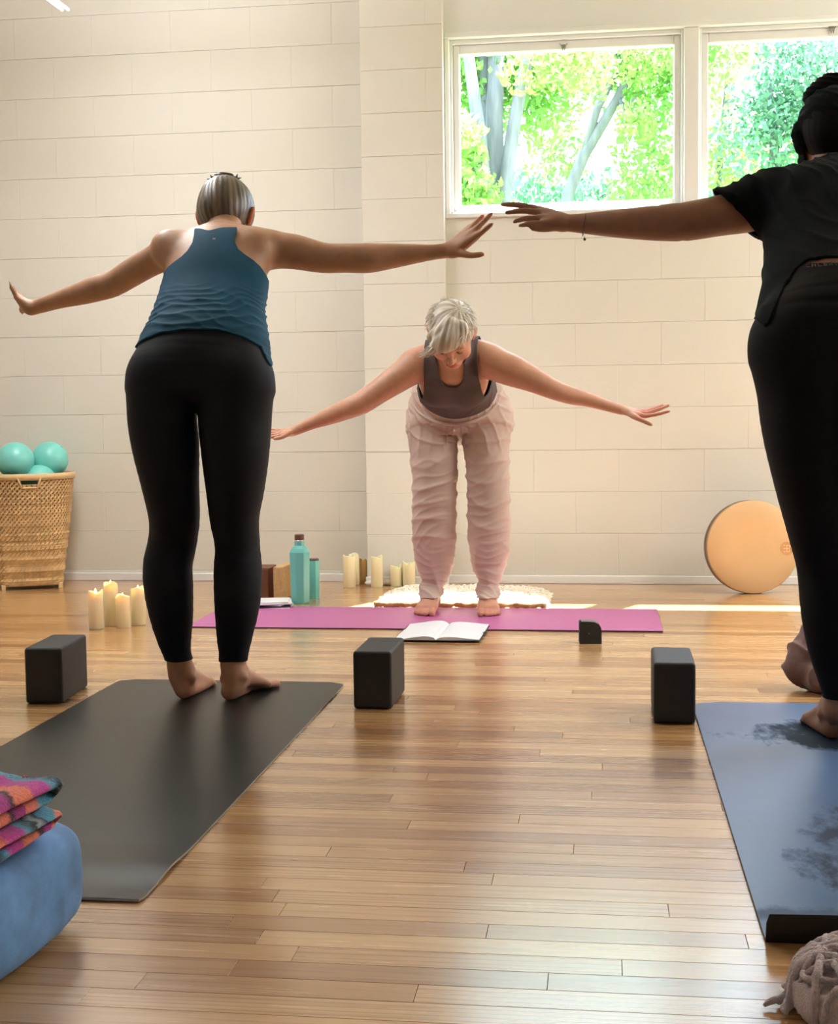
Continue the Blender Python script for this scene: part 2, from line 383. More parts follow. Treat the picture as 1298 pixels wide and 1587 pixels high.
for i, (x, y, Y, m_, lb) in enumerate(((820, 270, 13.0, 'leaf_b', 'pale green shrub low behind the clump of trunks in the left window'), (960, 285, 14.6, 'leaf_b', 'pale green shrub low behind the leaning trunk in the left window'),
        (1060, 270, 16.2, 'leaf_a', 'shrub low behind the post between the two windows'), (1165, 265, 15.0, 'leaf_b', 'shrub low in the right window left of the dark haired woman'), (1300, 265, 14.0, 'leaf_a', 'shrub behind the head of the dark haired woman'), (690, 285, 14.8, 'leaf_a', 'shrub at the left edge of the left window'))):
    shrub(lb, x, y, Y, .75, .38, 2600, M[m_], 20+i, 'shrubs outside the windows')

# ------------------------------------------------------------------ hanging tube lamps
M['tube'] = mat('lit_tube', (.9, .9, .88), .4, 0, emit=(1, .93, .85, 1.2))
def tube_lamp(x, yend, z, label):
    r = empty('tube_lamp', (x, yend, z)); tag(r, label, 'lamp', 'hanging tube lamps')
    for s in (-.013, .013):
        bm = bmesh.new(); add_tube(bm, [(s, 0, 0), (s, -1.9, 0)], .0065, 10); obj('tube', bm, M['tube'], r, True)
    bm = bmesh.new(); add_box(bm, (-.008, -1.8, .014), (.008, -.10, .03), .002); obj('rail', bm, M['white'], r)
    for y in (-.12, -1.7):
        bm = bmesh.new(); add_tube(bm, [(0, y, .02), (.05, y, ZC-z)], .004, 6); add_box(bm, (-.02, y-.008, .004), (.02, y+.008, .018)); obj('hanger', bm, M['white'], r)
q = W(101, 15, 5.5)
tube_lamp(q[0], q[1], q[2], 'white double tube lamp hanging at the top left, its far end in the picture')
for lx, lb in ((2.65, 'added double tube lamp out of view on the right, brightening the room'),): tube_lamp(lx, 5.5, 2.56, lb)  # unseen lamp added to light the room from the right

# ------------------------------------------------------------------ mats
def mat_sheet(name, label, lo, hi, m, edge, prof=None, corner=.05, t=.005, parts=None, edge_label=None):
    """thin sheet; prof(v01)->height lift, v01 = distance from near end"""
    nx, nyv = 30, 90; r = empty(name, ((lo[0]+hi[0])/2, (lo[1]+hi[1])/2, 0)); tag(r, label, 'yoga mat')
    cx, cy = r.location.x, r.location.y
    def grid(z0, inset=0):
        V = []
        for j in range(nyv+1):
            v = (j/nyv); y = lo[1]+(hi[1]-lo[1])*v
            d = min(y-lo[1], hi[1]-y); cc = corner if y > cy else .004
            ins = cc-math.sqrt(max(0, cc**2-(cc-d)**2)) if d < cc else 0
            for i in range(nx+1):
                u = i/nx; x = lo[0]+ins+inset+(hi[0]-lo[0]-2*ins-2*inset)*u
                dz, dy = prof(y-lo[1], u) if prof else (0, 0)
                V.append((x-cx, y-cy+dy, z0+dz))
        return V
    def faces(flip):
        f = []
        for j in range(nyv):
            for i in range(nx):
                a = j*(nx+1)+i; q = (a, a+1, a+nx+2, a+nx+1); f.append(q[::-1] if flip else q)
        return f
    pydata('mat_surface', grid(t, 0), faces(False), m, r, True)
    bot = grid(.0006, 0); top = grid(t-.0006, -.0008)
    n0 = len(bot); loop = [i for i in range(nx+1)]+[j*(nx+1)+nx for j in range(1, nyv+1)]+[nyv*(nx+1)+i for i in range(nx-1, -1, -1)]+[j*(nx+1) for j in range(nyv-1, 0, -1)]
    f = faces(True); V = bot+top
    for a, b_ in zip(loop, loop[1:]+loop[:1]): f.append((a, b_, b_+n0, a+n0))
    # upper rim just under the surface
    f += [tuple(i+n0 for i in q) for q in faces(False)]
    o = pydata('mat_underside', V, f, edge, r)
    if edge_label: o['label'] = edge_label
    return r
def mat_mat(name, col, spots=(), rough=.42, scuff=.15, seedv=0, spec=.6):
    t = NT(name); b = t.b; g = t.n('ShaderNodeNewGeometry'); pos = g.outputs['Position']
    nz = t.noise(pos, 3, 6, .6); c = t.ramp(nz, [(.3, tuple(k*.88 for k in col[0])), (.7, tuple(k*1.1 for k in col[0]))])
    masks = []
    if spots:
        wn = t.n('ShaderNodeTexNoise'); wn.inputs['Scale'].default_value = 5; wn.inputs['Detail'].default_value = 8; wn.inputs['Roughness'].default_value = .7
        mp = t.n('ShaderNodeMapping'); mp.inputs['Scale'].default_value = (2.0, 1, 1); t.l(pos, mp.inputs[0]); t.l(mp.outputs[0], wn.inputs['Vector'])
        for (cx, cy, sx, sy, wgt) in spots:
            m1 = t.n('ShaderNodeVectorMath', operation='SUBTRACT'); t.l(pos, m1.inputs[0]); m1.inputs[1].default_value = (cx, cy, 0)
            m2 = t.n('ShaderNodeVectorMath', operation='MULTIPLY'); t.l(m1.outputs[0], m2.inputs[0]); m2.inputs[1].default_value = (1/sx, 1/sy, 0)
            ln = t.n('ShaderNodeVectorMath', operation='LENGTH'); t.l(m2.outputs[0], ln.inputs[0])
            m3 = t.n('ShaderNodeMath', operation='MULTIPLY_ADD'); t.l(wn.outputs[0], m3.inputs[0]); m3.inputs[1].default_value = 2.2; m3.inputs[2].default_value = -1.1
            m4 = t.n('ShaderNodeMath', operation='ADD'); t.l(m3.outputs[0], m4.inputs[0]); t.l(ln.outputs['Value'], m4.inputs[1])
            mr = t.n('ShaderNodeMapRange'); mr.inputs['From Min'].default_value = .75; mr.inputs['From Max'].default_value = 1.1
            mr.inputs['To Min'].default_value = wgt; mr.inputs['To Max'].default_value = 0; t.l(m4.outputs[0], mr.inputs[0])
            c = t.mix(mr.outputs[0], c, col[1]); masks.append(mr.outputs[0])
    t.l(c, b.inputs['Base Color']); b.inputs['Roughness'].default_value = rough; b.inputs['Specular IOR Level'].default_value = spec
    if len(masks) > 1:
        mm = masks[0]
        for o_ in masks[1:]:
            x_ = t.n('ShaderNodeMath', operation='MAXIMUM'); t.l(mm, x_.inputs[0]); t.l(o_, x_.inputs[1]); mm = x_.outputs[0]
        for sock, a_, b2 in (('Roughness', rough, .75), ('Specular IOR Level', .6, .15)):
            x_ = t.n('ShaderNodeMapRange'); x_.inputs['To Min'].default_value = a_; x_.inputs['To Max'].default_value = b2; t.l(mm, x_.inputs[0]); t.l(x_.outputs[0], b.inputs[sock])
    t.bump(t.noise(pos, 300, 3), scuff, .001); return t.m
q1, q2, q3 = G(541, 1060), G(215, 1400), G(170, 1062)
M['mat_dark'] = mat_mat('charcoal_mat', ((.016, .016, .013), (.03, .029, .026)), [(-1.28, 3.62, .18, .25, .6)], .36, spec=.38)
M['mat_edge'] = mat('pale_mat_edge', (.42, .40, .36), .7, .1)
M['black_rubber'] = mat('black_rubber', (.006, .006, .007), .6, .2)
def prof_l(d, u):
    z = .006*math.exp(-((d-.16)/.07)**2)*(.2+.8*u)
    if d < .05: z += .002*(1-d/.05)
    return z, 0
mat_sheet('yoga_mat', 'charcoal yoga mat under the bare feet of the woman in the teal top', (q2[0]-.69, q2[1]), (q2[0]+.004, q1[1]), M['mat_dark'], M['mat_edge'], prof_l, edge_label='pale layered mat edge')
q1 = G(1083, 1090); q2 = G(1183, 1466)
M['mat_blue'] = mat_mat('slate_blue_mat', ((.062, .125, .27), (.003, .010, .024)), [(.66, 3.36, .30, .16, .95), (.62, 2.45, .26, .30, .8), (.47, 2.14, .25, .05, .45)], .38)
def prof_r(d, u):
    if d < .075:
        a = (1-d/.075); return (.046+.003*math.sin(u*5))*a**1.25, .075*a*.80-.0*a
    return 0, 0
mat_sheet('yoga_mat', 'slate blue stained yoga mat with curled near end, at the right edge', (q2[0]+.004, q2[1]-.065), (q2[0]+.70, q1[1]), M['mat_blue'], M['black_rubber'], prof_r, corner=.07, edge_label='black rubber underside')
q1, q2, q3 = G(300, 973), G(1027, 980), G(1020, 946)
def mat_purple():
    t = NT('magenta_mat'); g = t.n('ShaderNodeNewGeometry'); nz = t.noise(g.outputs['Position'], 40, 3)
    t.l(t.ramp(nz, [(.3, (.46, .115, .31)), (.7, (.52, .135, .36))]), t.b.inputs['Base Color']); t.b.inputs['Roughness'].default_value = .45
    t.bump(t.noise(g.outputs['Position'], 250, 2), .2, .001); return t.m
M['mat_pink'] = mat_purple(); M['mat_pink_edge'] = mat('dark_mat_edge', (.06, .012, .05), .7, .1)
YPM = q2[1]; YPB = q3[1]
mat_sheet('yoga_mat', 'magenta yoga mat lying crosswise under the bending teacher', (q1[0]-.03, YPM), (q2[0], YPB), M['mat_pink'], M['mat_pink_edge'], corner=.005, edge_label='dark underside edge')

# ------------------------------------------------------------------ foam blocks
M['foam'] = mat('black_foam', (.008, .009, .012), .55, .15, 120, bump=.3, bscale=400)
def foam_block(c, rz, label):
    o = obj('yoga_block', bx((-.053, -.12, 0), (.053, .12, .158), .009, 3), M['foam']); o.location = (c[0], c[1], 0.0002); o.rotation_euler.z = rz
    tag(o, label, 'yoga block', 'black foam blocks')
def block_from(front_corner, back_corner, side, label, length=.24, wid=.106):
    a, b_ = np.array(front_corner[:2]), np.array(back_corner[:2]); d = (b_-a)/np.linalg.norm(b_-a)
    nrm = np.array([-d[1], d[0]])*side; c = a+d*length/2+nrm*wid/2
    foam_block(c, math.atan2(d[1], d[0])-math.pi/2, label)
block_from(G(97, 1091), G(137, 1064), 1, 'black foam block left of the charcoal mat')
block_from(G(607, 1100), G(623, 1078), 1, 'black foam block right of the charcoal mat')
block_from(G(1012, 1122), G(1008, 1090), -1, 'black foam block left of the slate blue mat')

# ------------------------------------------------------------------ notebook, papers, speaker
M['paper'] = mat('paper', (.78, .79, .82), .7, .02, 30)
M['cover'] = mat('dark_cover', (.02, .02, .03), .5, .1)
def ruled():
    t = NT('ruled_paper'); v = t.coord('Object'); wv = t.n('ShaderNodeTexWave'); wv.wave_type = 'BANDS'; wv.bands_direction = 'Y'; wv.inputs['Scale'].default_value = 22
    t.l(v, wv.inputs['Vector']); c = t.ramp(wv.outputs[0], [(0, (.55, .60, .72)), (.2, (.80, .81, .84))]); t.l(c, t.b.inputs['Base Color']); t.b.inputs['Roughness'].default_value = .6; return t.m
M['ruled'] = ruled()
a, b_, c_ = G(610, 992, .008), G(742, 992, .008), G(746, 969, .008)
nb = empty('notebook', ((a[0]+b_[0])/2-.0, a[1]+.005, 0.006), -.02); tag(nb, 'open ruled notebook lying on the front edge of the magenta mat', 'notebook')
hw = (b_[0]-a[0])/2; dp = c_[1]-a[1]
pydata('cover', [(-hw-.004, 0, .0), (hw+.004, 0, .0), (hw+.004, dp, .0), (-hw-.004, dp, .0), (-hw-.004, 0, .002), (hw+.004, 0, .002), (hw+.004, dp, .002), (-hw-.004, dp, .002)], [(0, 3, 2, 1), (4, 5, 6, 7), (0, 1, 5, 4), (1, 2, 6, 5), (2, 3, 7, 6), (3, 0, 4, 7)], M['cover'], nb)
for s in (-1, 1):
    V = []; n = 16; nv = 6
    for j in range(nv+1):
        for i in range(n+1):
            u = i/n; z = .003+(.016 if s < 0 else .011)*math.sin(math.pi*min(1, u*1.0)**.6)*(1-.5*u)+.0015*math.sin(j*1.3+s); V.append((s*(u*hw), dp*j/nv+(.012*u if s > 0 else 0), z))
    nt = len(V); V += [(x, y, .002) for x, y, z in V]; f = []
    for j in range(nv):
        for i in range(n):
            a0 = j*(n+1)+i; f.append((a0, a0+1, a0+n+2, a0+n+1)); f.append((nt+a0, nt+a0+n+1, nt+a0+n+2, nt+a0+1))
    for i in range(n): f.append((i, nt+i, nt+i+1, i+1)); k = nv*(n+1)+i; f.append((k, k+1, nt+k+1, nt+k))
    for j in range(nv): k = j*(n+1); f.append((k, k+n+1, nt+k+n+1, nt+k)); k += n; f.append((k, nt+k, nt+k+n+1, k+n+1))
    pydata('page', V, f, M['ruled'], nb)
a = G(398, 945)
pp = empty('paper_stack', (a[0]+.05, a[1]+.085, 0), .12); tag(pp, 'small stack of white papers and booklets behind the left end of the magenta mat', 'papers')
for i in range(5):
    s = .002*(i % 3)
    obj('booklet' if i < 3 else 'sheet', bx((-.085+s*4, -.075+s*3, .0003+i*.006), (.075-s*5, .075-s*2, .0055+i*.006), .001, 1, Matrix.Rotation(.25*math.sin(i*2.3), 4, 'Z')), M['paper'] if i not in (1,) else M['cover'], pp)
M['speaker'] = mat('speaker_fabric', (.018, .022, .022), .7, .3, 200, bump=.6, bscale=500)
M['speaker_top'] = mat('speaker_pale_tone', (.10, .12, .14), .3, .05)  # paler tone for the painted reflection on top, also on the indicator
a, b_ = G(897, 998), G(931, 998); wd = b_[0]-a[0]
sp = empty('speaker', ((a[0]+b_[0])/2, a[1]+.03, 0), .08); tag(sp, 'small dark speaker with rounded top corner in front of the magenta mat', 'speaker')
prof = [(-wd/2, 0), (wd/2, 0), (wd/2, .045)]+[(wd/2-.032+.032*math.cos(t_), .045+.030*math.sin(t_)) for t_ in np.linspace(.1, 1.5, 10)]+[(-wd/2+.004, .076), (-wd/2, .072)]
n = len(prof); V = [(x, -.028, z) for x, z in prof]+[(x, .028, z) for x, z in prof]
pydata('body', V, [tuple(range(n)), tuple(range(2*n-1, n-1, -1))]+[(i, i+n, (i+1) % n+n, (i+1) % n) for i in range(n)], M['speaker'], sp)
V = [(x*.94, y, z+.0015) for y in (-.025, .025) for x, z in prof[3:14]]; n = len(V)//2
pydata('top_reflection_strip', V, [(i, i+1, i+1+n, i+n) for i in range(n-1)], M['speaker_top'], sp, True)  # pale strip painting the reflection on the speaker's top
bm = bmesh.new(); add_box(bm, (-.008, -.0295, .034), (-.003, -.0278, .038)); obj('indicator', bm, M['speaker_top'], sp)

# ------------------------------------------------------------------ candles
def wax(name, col, em): return mat(name, col, .45, .04, 6, sub=.25, emit=em)
M['wax'] = wax('ivory_wax', (.86, .76, .50), (1, .62, .25, .0)); M['wax_tan'] = wax('honey_wax', (.55, .36, .14), (1, .5, .2, 0))
for k_ in ('wax', 'wax_tan'):
    b_ = M[k_].node_tree.nodes['Principled BSDF']; b_.inputs['Subsurface Weight'].default_value = .7; b_.inputs['Subsurface Scale'].default_value = .03; b_.inputs['Subsurface Radius'].default_value = (1, .55, .25)
M['flame'] = mat('candle_glow', (1, .6, .2), .5, 0, emit=(1, .55, .16, 5)); M['wick'] = mat('wick', (.05, .04, .03), .9)
def candle(xl, xr, ytop, ybot, label, group, lit=False, m='wax', back=0):
    a = G((xl+xr)/2, ybot); s = SCL(a); r = (xr-xl)/2*s; cy = a[1]+r+back; h = (ybot-ytop)*s-.3*r
    cy = min(cy, (YP if a[0] > xpl-.02 else YL)-r-.012)
    o = empty('pillar_candle', (a[0]*(cy/a[1]), cy, 0), random.random()*6); tag(o, label, 'candle', group)
    sd = random.random()*6
    def wob(i, ang, rr, z):
        if i >= 3 and i < 7: return rr, z+.005*math.sin(ang*2+sd)+.003*math.sin(3*ang+sd*2)
        return rr, z
    bm = bmesh.new()
    add_lathe(bm, [(r*.97, 0), (r, .003), (r, h*.5), (r, h-.004), (r*.96, h), (r*.84, h), (r*.78, h-.006), (r*.6, h-.02), (0.0001, h-.022)], 28, wob); obj('wax_body', bm, M[m], o, True)
    bm = bmesh.new(); add_tube(bm, [(0, 0, h-.023), (.001, 0, h-.006)], .0015, 6); obj('wick', bm, M['wick'], o)
    if lit:
        bm = bmesh.new(); add_lathe(bm, [(.0005, h-.016), (.005, h-.009), (.0055, h-.002), (.003, h+.006), (.0002, h+.012)], 12); obj('flame', bm, M['flame'], o, True)
        l_ = bpy.data.lights.new('candle_light', 'POINT'); l_.energy = .55; l_.color = (1, .5, .16); l_.shadow_soft_size = .006
        lo_ = bpy.data.objects.new('candle_light', l_); C.objects.link(lo_); lo_.parent = o; lo_.location = (0, 0, h-.004)
g1 = 'lit ivory candles beside the woman in the teal top'
candle(138, 161, 914, 976, 'lit ivory candle, leftmost of the four in front', g1, True)
candle(162, 184, 901, 971, 'lit ivory candle, tallest of the four in front', g1, True)
candle(180, 202, 921, 974, 'lit ivory candle, shortest of the four in front', g1, True)
candle(204, 226.5, 909, 970, 'lit ivory candle nearest the leg of the woman in the teal top', g1, True)
g2 = 'unlit candles at the foot of the pilaster'
candle(532, 551, 859, 911, 'unlit cream candle, leftmost of the group by the pilaster', g2)
candle(541, 556.5, 857, 907, 'cream candle standing behind the leftmost one by the pilaster', g2)
candle(557, 569, 866, 905, 'darker honey coloured candle in the corner by the pilaster', g2, m='wax_tan')
candle(575, 593, 861, 911, 'tall cream candle in front of the pilaster base', g2)
candle(605, 623, 875, 909, 'short cream candle between two taller ones by the teacher', g2)
candle(624, 643, 868, 907, 'cream candle nearest the leg of the teacher', g2)
M['stone'] = mat('white_stone', (.78, .76, .72), .6, .06, 20)
for xl, xr, yb, lb in ((563, 577, 909, 'white stone left of the tall cream candle'), (593, 607, 908, 'white stone between the tall and the short cream candle')):
    a = G((xl+xr)/2, yb); s = SCL(a); bm = bmesh.new(); bmesh.ops.create_icosphere(bm, subdivisions=3, radius=1)
    for v in bm.verts: v.co = Vector((v.co.x*(xr-xl)/2*s, v.co.y*.018, max(-.9, v.co.z)*.014*(1+.2*v.co.x)+.0126))
    o = obj('stone', bm, M['stone'], None, True); o.location = (a[0], a[1]+.03, 0); tag(o, lb, 'stone', 'white stones among the candles')

# ------------------------------------------------------------------ bottles
M['teal'] = mat('teal_enamel', (.16, .56, .54), .32, .03, 4, spec=.6); M['cap'] = mat('brown_cap', (.12, .06, .045), .35, .1); M['steel'] = mat('brushed_steel', (.7, .68, .62), .25, .05, metal=1)
def bottle(xl, xr, ytop, ybot, label, cap_h, neck, rz):
    a = G((xl+xr)/2, ybot); s = SCL(a); r = (xr-xl)/2*s; h = (ybot-ytop)*s
    o = empty('drinking_bottle', (a[0], a[1]+r, 0), rz); tag(o, label, 'bottle', 'teal drinking bottles')
    bm = bmesh.new()
    if neck: add_lathe(bm, [(r*.86, 0), (r*.90, .006), (r, h*.70), (r*1.0, h*.745), (r*.78, h*.80), (r*.5, h*.84), (r*.49, h-cap_h)], 64, flat=8)
    else: add_lathe(bm, [(r*.88, 0), (r*.92, .006), (r, h-cap_h-.006), (r*.97, h-cap_h)], 64, flat=8)
    obj('bottle_body', bm, M['teal'], o, False)
    bm = bmesh.new(); rr = r*.47 if neck else r*.92
    add_lathe(bm, [(rr, h-cap_h), (rr, h-.003), (rr-.003, h)], 32); obj('cap', bm, M['cap'], o, False)
    if neck:
        bm = bmesh.new(); add_lathe(bm, [(rr*1.02, h-cap_h-.002), (rr*1.05, h-cap_h+.001), (rr*1.02, h-cap_h+.004)], 32); obj('neck_ring', bm, M['steel'], o, True)
bottle(446, 478, 829, 937, 'tall faceted teal bottle with narrow neck and brown cap', .028, True, .2)
bottle(476, 494, 866, 929, 'short teal tumbler standing right of the tall teal bottle', .009, False, .1)

# ------------------------------------------------------------------ cork blocks and cloth bag
M['cork'] = mat('tan_cork', (.62, .38, .18), .85, .15, 60, bump=.5, bscale=150); M['cork_dark'] = mat('brown_wood_block', (.16, .055, .03), .6, .15, 20, vec=(8, 1, 1))
a = G(416, 929); o = obj('yoga_block', bx((-.05, -.02, 0), (.030, .13, .135), .005, 2), M['cork_dark']); o.location = (a[0]-.03, a[1]+.03, .0002); tag(o, 'dark brown block just right of the leg of the woman in the teal top', 'yoga block', 'wooden blocks behind the papers')
a = G(430, 931); o = obj('yoga_block', bx((-.021, 0, 0), (.022, .19, .145), .005, 2), M['cork']); o.location = (a[0], a[1]+.01, .0002); o.rotation_euler.z = -.04; tag(o, 'light tan cork block standing left of the tall teal bottle', 'yoga block', 'wooden blocks behind the papers')

# ------------------------------------------------------------------ surface sculpting: distance field -> mesh
def catmull(K, n=4):
    K = np.asarray(K, float)
    if len(K) < 3: return K
    P = np.vstack([2*K[0]-K[1], K, 2*K[-1]-K[-2]]); out = []
    for i in range(1, len(P)-2):
        for j in range(n):
            t = j/n; a, b, c, d = P[i-1:i+3]
            out.append(.5*((2*b)+(-a+c)*t+(2*a-5*b+4*c-d)*t*t+(-a+3*b-3*c+d)*t**3))
    out.append(K[-1]); return np.array(out)
class Field:
    def __init__(s, lo, hi, h=.005):
        s.lo = np.array(lo, float); s.h = h; s.n = np.ceil((np.array(hi)-s.lo)/h).astype(int)+1; s.F = np.full(s.n, 1.0, np.float32)
    def blk(s, a, b):
        i0 = np.clip(np.floor((np.asarray(a)-s.lo)/s.h).astype(int), 0, s.n-1); i1 = np.clip(np.ceil((np.asarray(b)-s.lo)/s.h).astype(int)+1, 1, s.n)
        sl = tuple(slice(p, q) for p, q in zip(i0, i1))
        ax = [(s.lo[k]+s.h*np.arange(i0[k], i1[k])).astype(np.float32) for k in range(3)]
        return sl, np.ix_(*ax)
    def comb(s, sl, d, k, sub=False):
        A = s.F[sl]
        if A.size == 0: return
        if sub:
            d = -d; h = np.maximum(k-np.abs(A-d), 0)/k; s.F[sl] = np.maximum(A, d)+h*h*k*.25
        else:
            h = np.maximum(k-np.abs(A-d), 0)/k; s.F[sl] = np.minimum(A, d)-h*h*k*.25
    def chain(s, keys, side=(1, 0, 0), k=.012, cap=None, sub=False, n=4):
        """keys: (x,y,z,rx[,ry])"""
        K = np.array([tuple(q)+(q[3],) if len(q) == 4 else tuple(q) for q in keys], float)
        K = catmull(K, n); pad = k+2*s.h+.006; side = np.asarray(side, float)
        R = K[:, 3:5].max(1)
        lo = (K[:, :3]-R[:, None]).min(0)-pad; hi = (K[:, :3]+R[:, None]).max(0)+pad
        SL, _ = s.blk(lo, hi); T = np.full([q.stop-q.start for q in SL], 1.0, np.float32)
        if T.size == 0: return
        o0 = np.array([q.start for q in SL])
        for a, b in zip(K, K[1:]):
            ab = b[:3]-a[:3]; L = np.linalg.norm(ab)
            if L < 1e-6: continue
            rr = max(a[3], a[4], b[3], b[4])+pad
            sl, (X, Y, Z) = s.blk(np.minimum(a[:3], b[:3])-rr, np.maximum(a[:3], b[:3])+rr)
            dx, dy, dz = X-a[0], Y-a[1], Z-a[2]; dn = ab/L
            t = np.clip((dx*dn[0]+dy*dn[1]+dz*dn[2])/L, 0, 1)
            qx, qy, qz = dx-t*ab[0], dy-t*ab[1], dz-t*ab[2]
            if abs(a[3]-a[4]) < 1e-5 and abs(b[3]-b[4]) < 1e-5 and cap is None:
                d = np.sqrt(qx*qx+qy*qy+qz*qz)-(a[3]+(b[3]-a[3])*t)
            else:
                u = side-dn*(side@dn); u /= np.linalg.norm(u); v = np.cross(dn, u)
                rx = a[3]+(b[3]-a[3])*t; ry = a[4]+(b[4]-a[4])*t; rm = np.minimum(rx, ry); rc = rm if cap is None else cap
                us = qx*u[0]+qy*u[1]+qz*u[2]; vs = qx*v[0]+qy*v[1]+qz*v[2]; ws = qx*dn[0]+qy*dn[1]+qz*dn[2]
                d = (np.sqrt((us/rx)**2+(vs/ry)**2+(ws/rc)**2)-1)*rm
            s2 = tuple(slice(q.start-o, q.stop-o) for q, o in zip(sl, o0))
            T[s2] = np.minimum(T[s2], d.astype(np.float32)[tuple(slice(0, m) for m in T[s2].shape)])
        s.comb(SL, T, k, sub)
    def ell(s, c, r, M3=None, k=.012, sub=False):
        c = np.asarray(c, float); r = np.asarray(r, float); M3 = np.eye(3) if M3 is None else M3; R = r.max()+k+2*s.h+.006
        sl, (X, Y, Z) = s.blk(c-R, c+R)
        if 0 in s.F[sl].shape: return
        dx, dy, dz = X-c[0], Y-c[1], Z-c[2]; q = [(dx*M3[0, i]+dy*M3[1, i]+dz*M3[2, i])/r[i] for i in range(3)]
        l = np.sqrt(q[0]**2+q[1]**2+q[2]**2); g = np.sqrt((q[0]/r[0])**2+(q[1]/r[1])**2+(q[2]/r[2])**2)+1e-6
        s.comb(sl, (l*(l-1)/g).astype(np.float32) if True else 0, k, sub)
    def mesh(s, iso=0.0):
        A = s.F-iso; h = s.h; n = s.n
        neg = A < 0
        cnt = np.zeros(n-1, np.uint8)
        for i in (0, 1):
            for j in (0, 1):
                for k in (0, 1): cnt += neg[i:n[0]-1+i, j:n[1]-1+j, k:n[2]-1+k]
        act = (cnt > 0) & (cnt < 8); idx = np.argwhere(act); vid = np.full(n-1, -1, np.int32); vid[act] = np.arange(len(idx))
        acc = np.zeros((len(idx), 3)); num = np.zeros(len(idx))
        cv = {}
        for i in (0, 1):
            for j in (0, 1):
                for k in (0, 1): cv[i, j, k] = A[idx[:, 0]+i, idx[:, 1]+j, idx[:, 2]+k]
        for c0 in cv:
            for ax in range(3):
                if c0[ax] == 0:
                    c1 = list(c0); c1[ax] = 1; c1 = tuple(c1); a, b = cv[c0], cv[c1]; m = (a < 0) != (b < 0)
                    t = np.where(m, a/(a-b+1e-12), 0); p = np.zeros((len(idx), 3)); p += c0; p[:, ax] += t
                    acc[m] += p[m]; num += m
        V = s.lo+(idx+acc/num[:, None])*h
        Fs = []
        for ax in range(3):
            sl0 = [slice(None)]*3; sl1 = [slice(None)]*3; sl0[ax] = slice(0, n[ax]-1); sl1[ax] = slice(1, n[ax])
            a, b = neg[tuple(sl0)], neg[tuple(sl1)]; o1, o2 = (ax+1) % 3, (ax+2) % 3
            for flip, m in ((False, a & ~b), (True, ~a & b)):
                e = np.argwhere(m); e = e[(e[:, o1] > 0) & (e[:, o2] > 0) & (e[:, o1] < n[o1]-1) & (e[:, o2] < n[o2]-1)]
                def cell(d1, d2):
                    q = e.copy(); q[:, o1] -= d1; q[:, o2] -= d2; return vid[q[:, 0], q[:, 1], q[:, 2]]
                f = np.stack([cell(1, 1), cell(0, 1), cell(0, 0), cell(1, 0)], 1)
                Fs.append(f[:, ::-1] if flip else f)
        f = np.concatenate(Fs); f = f[(f >= 0).all(1)]
        # one relaxing pass
        e = np.concatenate([f[:, [0, 1]], f[:, [1, 2]], f[:, [2, 3]], f[:, [3, 0]]]); S = np.zeros_like(V); Nn = np.bincount(e[:, 0], minlength=len(V))
        for c in range(3): S[:, c] = np.bincount(e[:, 0], V[e[:, 1], c], len(V))
        V = V*.5+S/np.maximum(Nn, 1)[:, None]*.5
        return V, f
def vnorm(V, f):
    n = np.cross(V[f[:, 2]]-V[f[:, 0]], V[f[:, 3 if f.shape[1] > 3 else 1]]-V[f[:, 1 if f.shape[1] > 3 else 0]])
    if f.shape[1] == 3: n = np.cross(V[f[:, 1]]-V[f[:, 0]], V[f[:, 2]]-V[f[:, 0]])
    N = np.zeros_like(V)
    for c in range(3):
        for k in range(f.shape[1]): N[:, c] += np.bincount(f[:, k], n[:, c], len(V))
    return N/(np.linalg.norm(N, axis=1)[:, None]+1e-12)
def clip(V, f, g, lip=.005):
    """keep g>0, cut smoothly along g=0, turn the hem inwards"""
    N = vnorm(V, f); used = (g > 0)
    anyin = used[f].any(1); f = f[anyin]; allin = used[f].all(1); keep = f[allin].tolist(); mixed = f[~allin]
    V = list(map(tuple, V)); NN = list(map(tuple, N)); cache = {}; bnd = []
    for q in mixed.tolist():
        out = []
        for a, b in zip(q, q[1:]+q[:1]):
            if g[a] > 0: out.append(a)
            if (g[a] > 0) != (g[b] > 0):
                key = (min(a, b), max(a, b))
                if key not in cache:
                    t = g[key[0]]/(g[key[0]]-g[key[1]]); A = np.array(V[key[0]]); B = np.array(V[key[1]]); cache[key] = len(V)
                    V.append(tuple(A+(B-A)*t)); NN.append(NN[key[0]])
                out.append(cache[key])
        if len(out) >= 3:
            keep.append(out); n0 = len(N)
            for a, b in zip(out, out[1:]+out[:1]):
                if a >= n0 and b >= n0: bnd.append((a, b))
    lipm = {}
    for a, b in bnd:
        for p in (a, b):
            if p not in lipm: lipm[p] = len(V); V.append(tuple(np.array(V[p])-np.array(NN[p])*lip)); NN.append(NN[p])
        keep.append([b, a, lipm[a], lipm[b]])
    ids = sorted({i for q in keep for i in q}); mp = {i: k for k, i in enumerate(ids)}
    return np.array([V[i] for i in ids]), [[mp[i] for i in q] for q in keep]
def add_mesh(name, V, f, m, parent, cols=None, local=False):
    f = f.tolist() if hasattr(f, 'tolist') else f
    me = bpy.data.meshes.new(name); me.from_pydata(np.asarray(V).tolist(), [], f); me.update()
    me.polygons.foreach_set('use_smooth', [True]*len(me.polygons))
    if cols is not None:
        a = me.color_attributes.new('tint', 'FLOAT_COLOR', 'POINT'); a.data.foreach_set('color', np.c_[cols, np.ones(len(cols))].astype(np.float32).ravel())
    return link(name, me, m, parent, False, local)
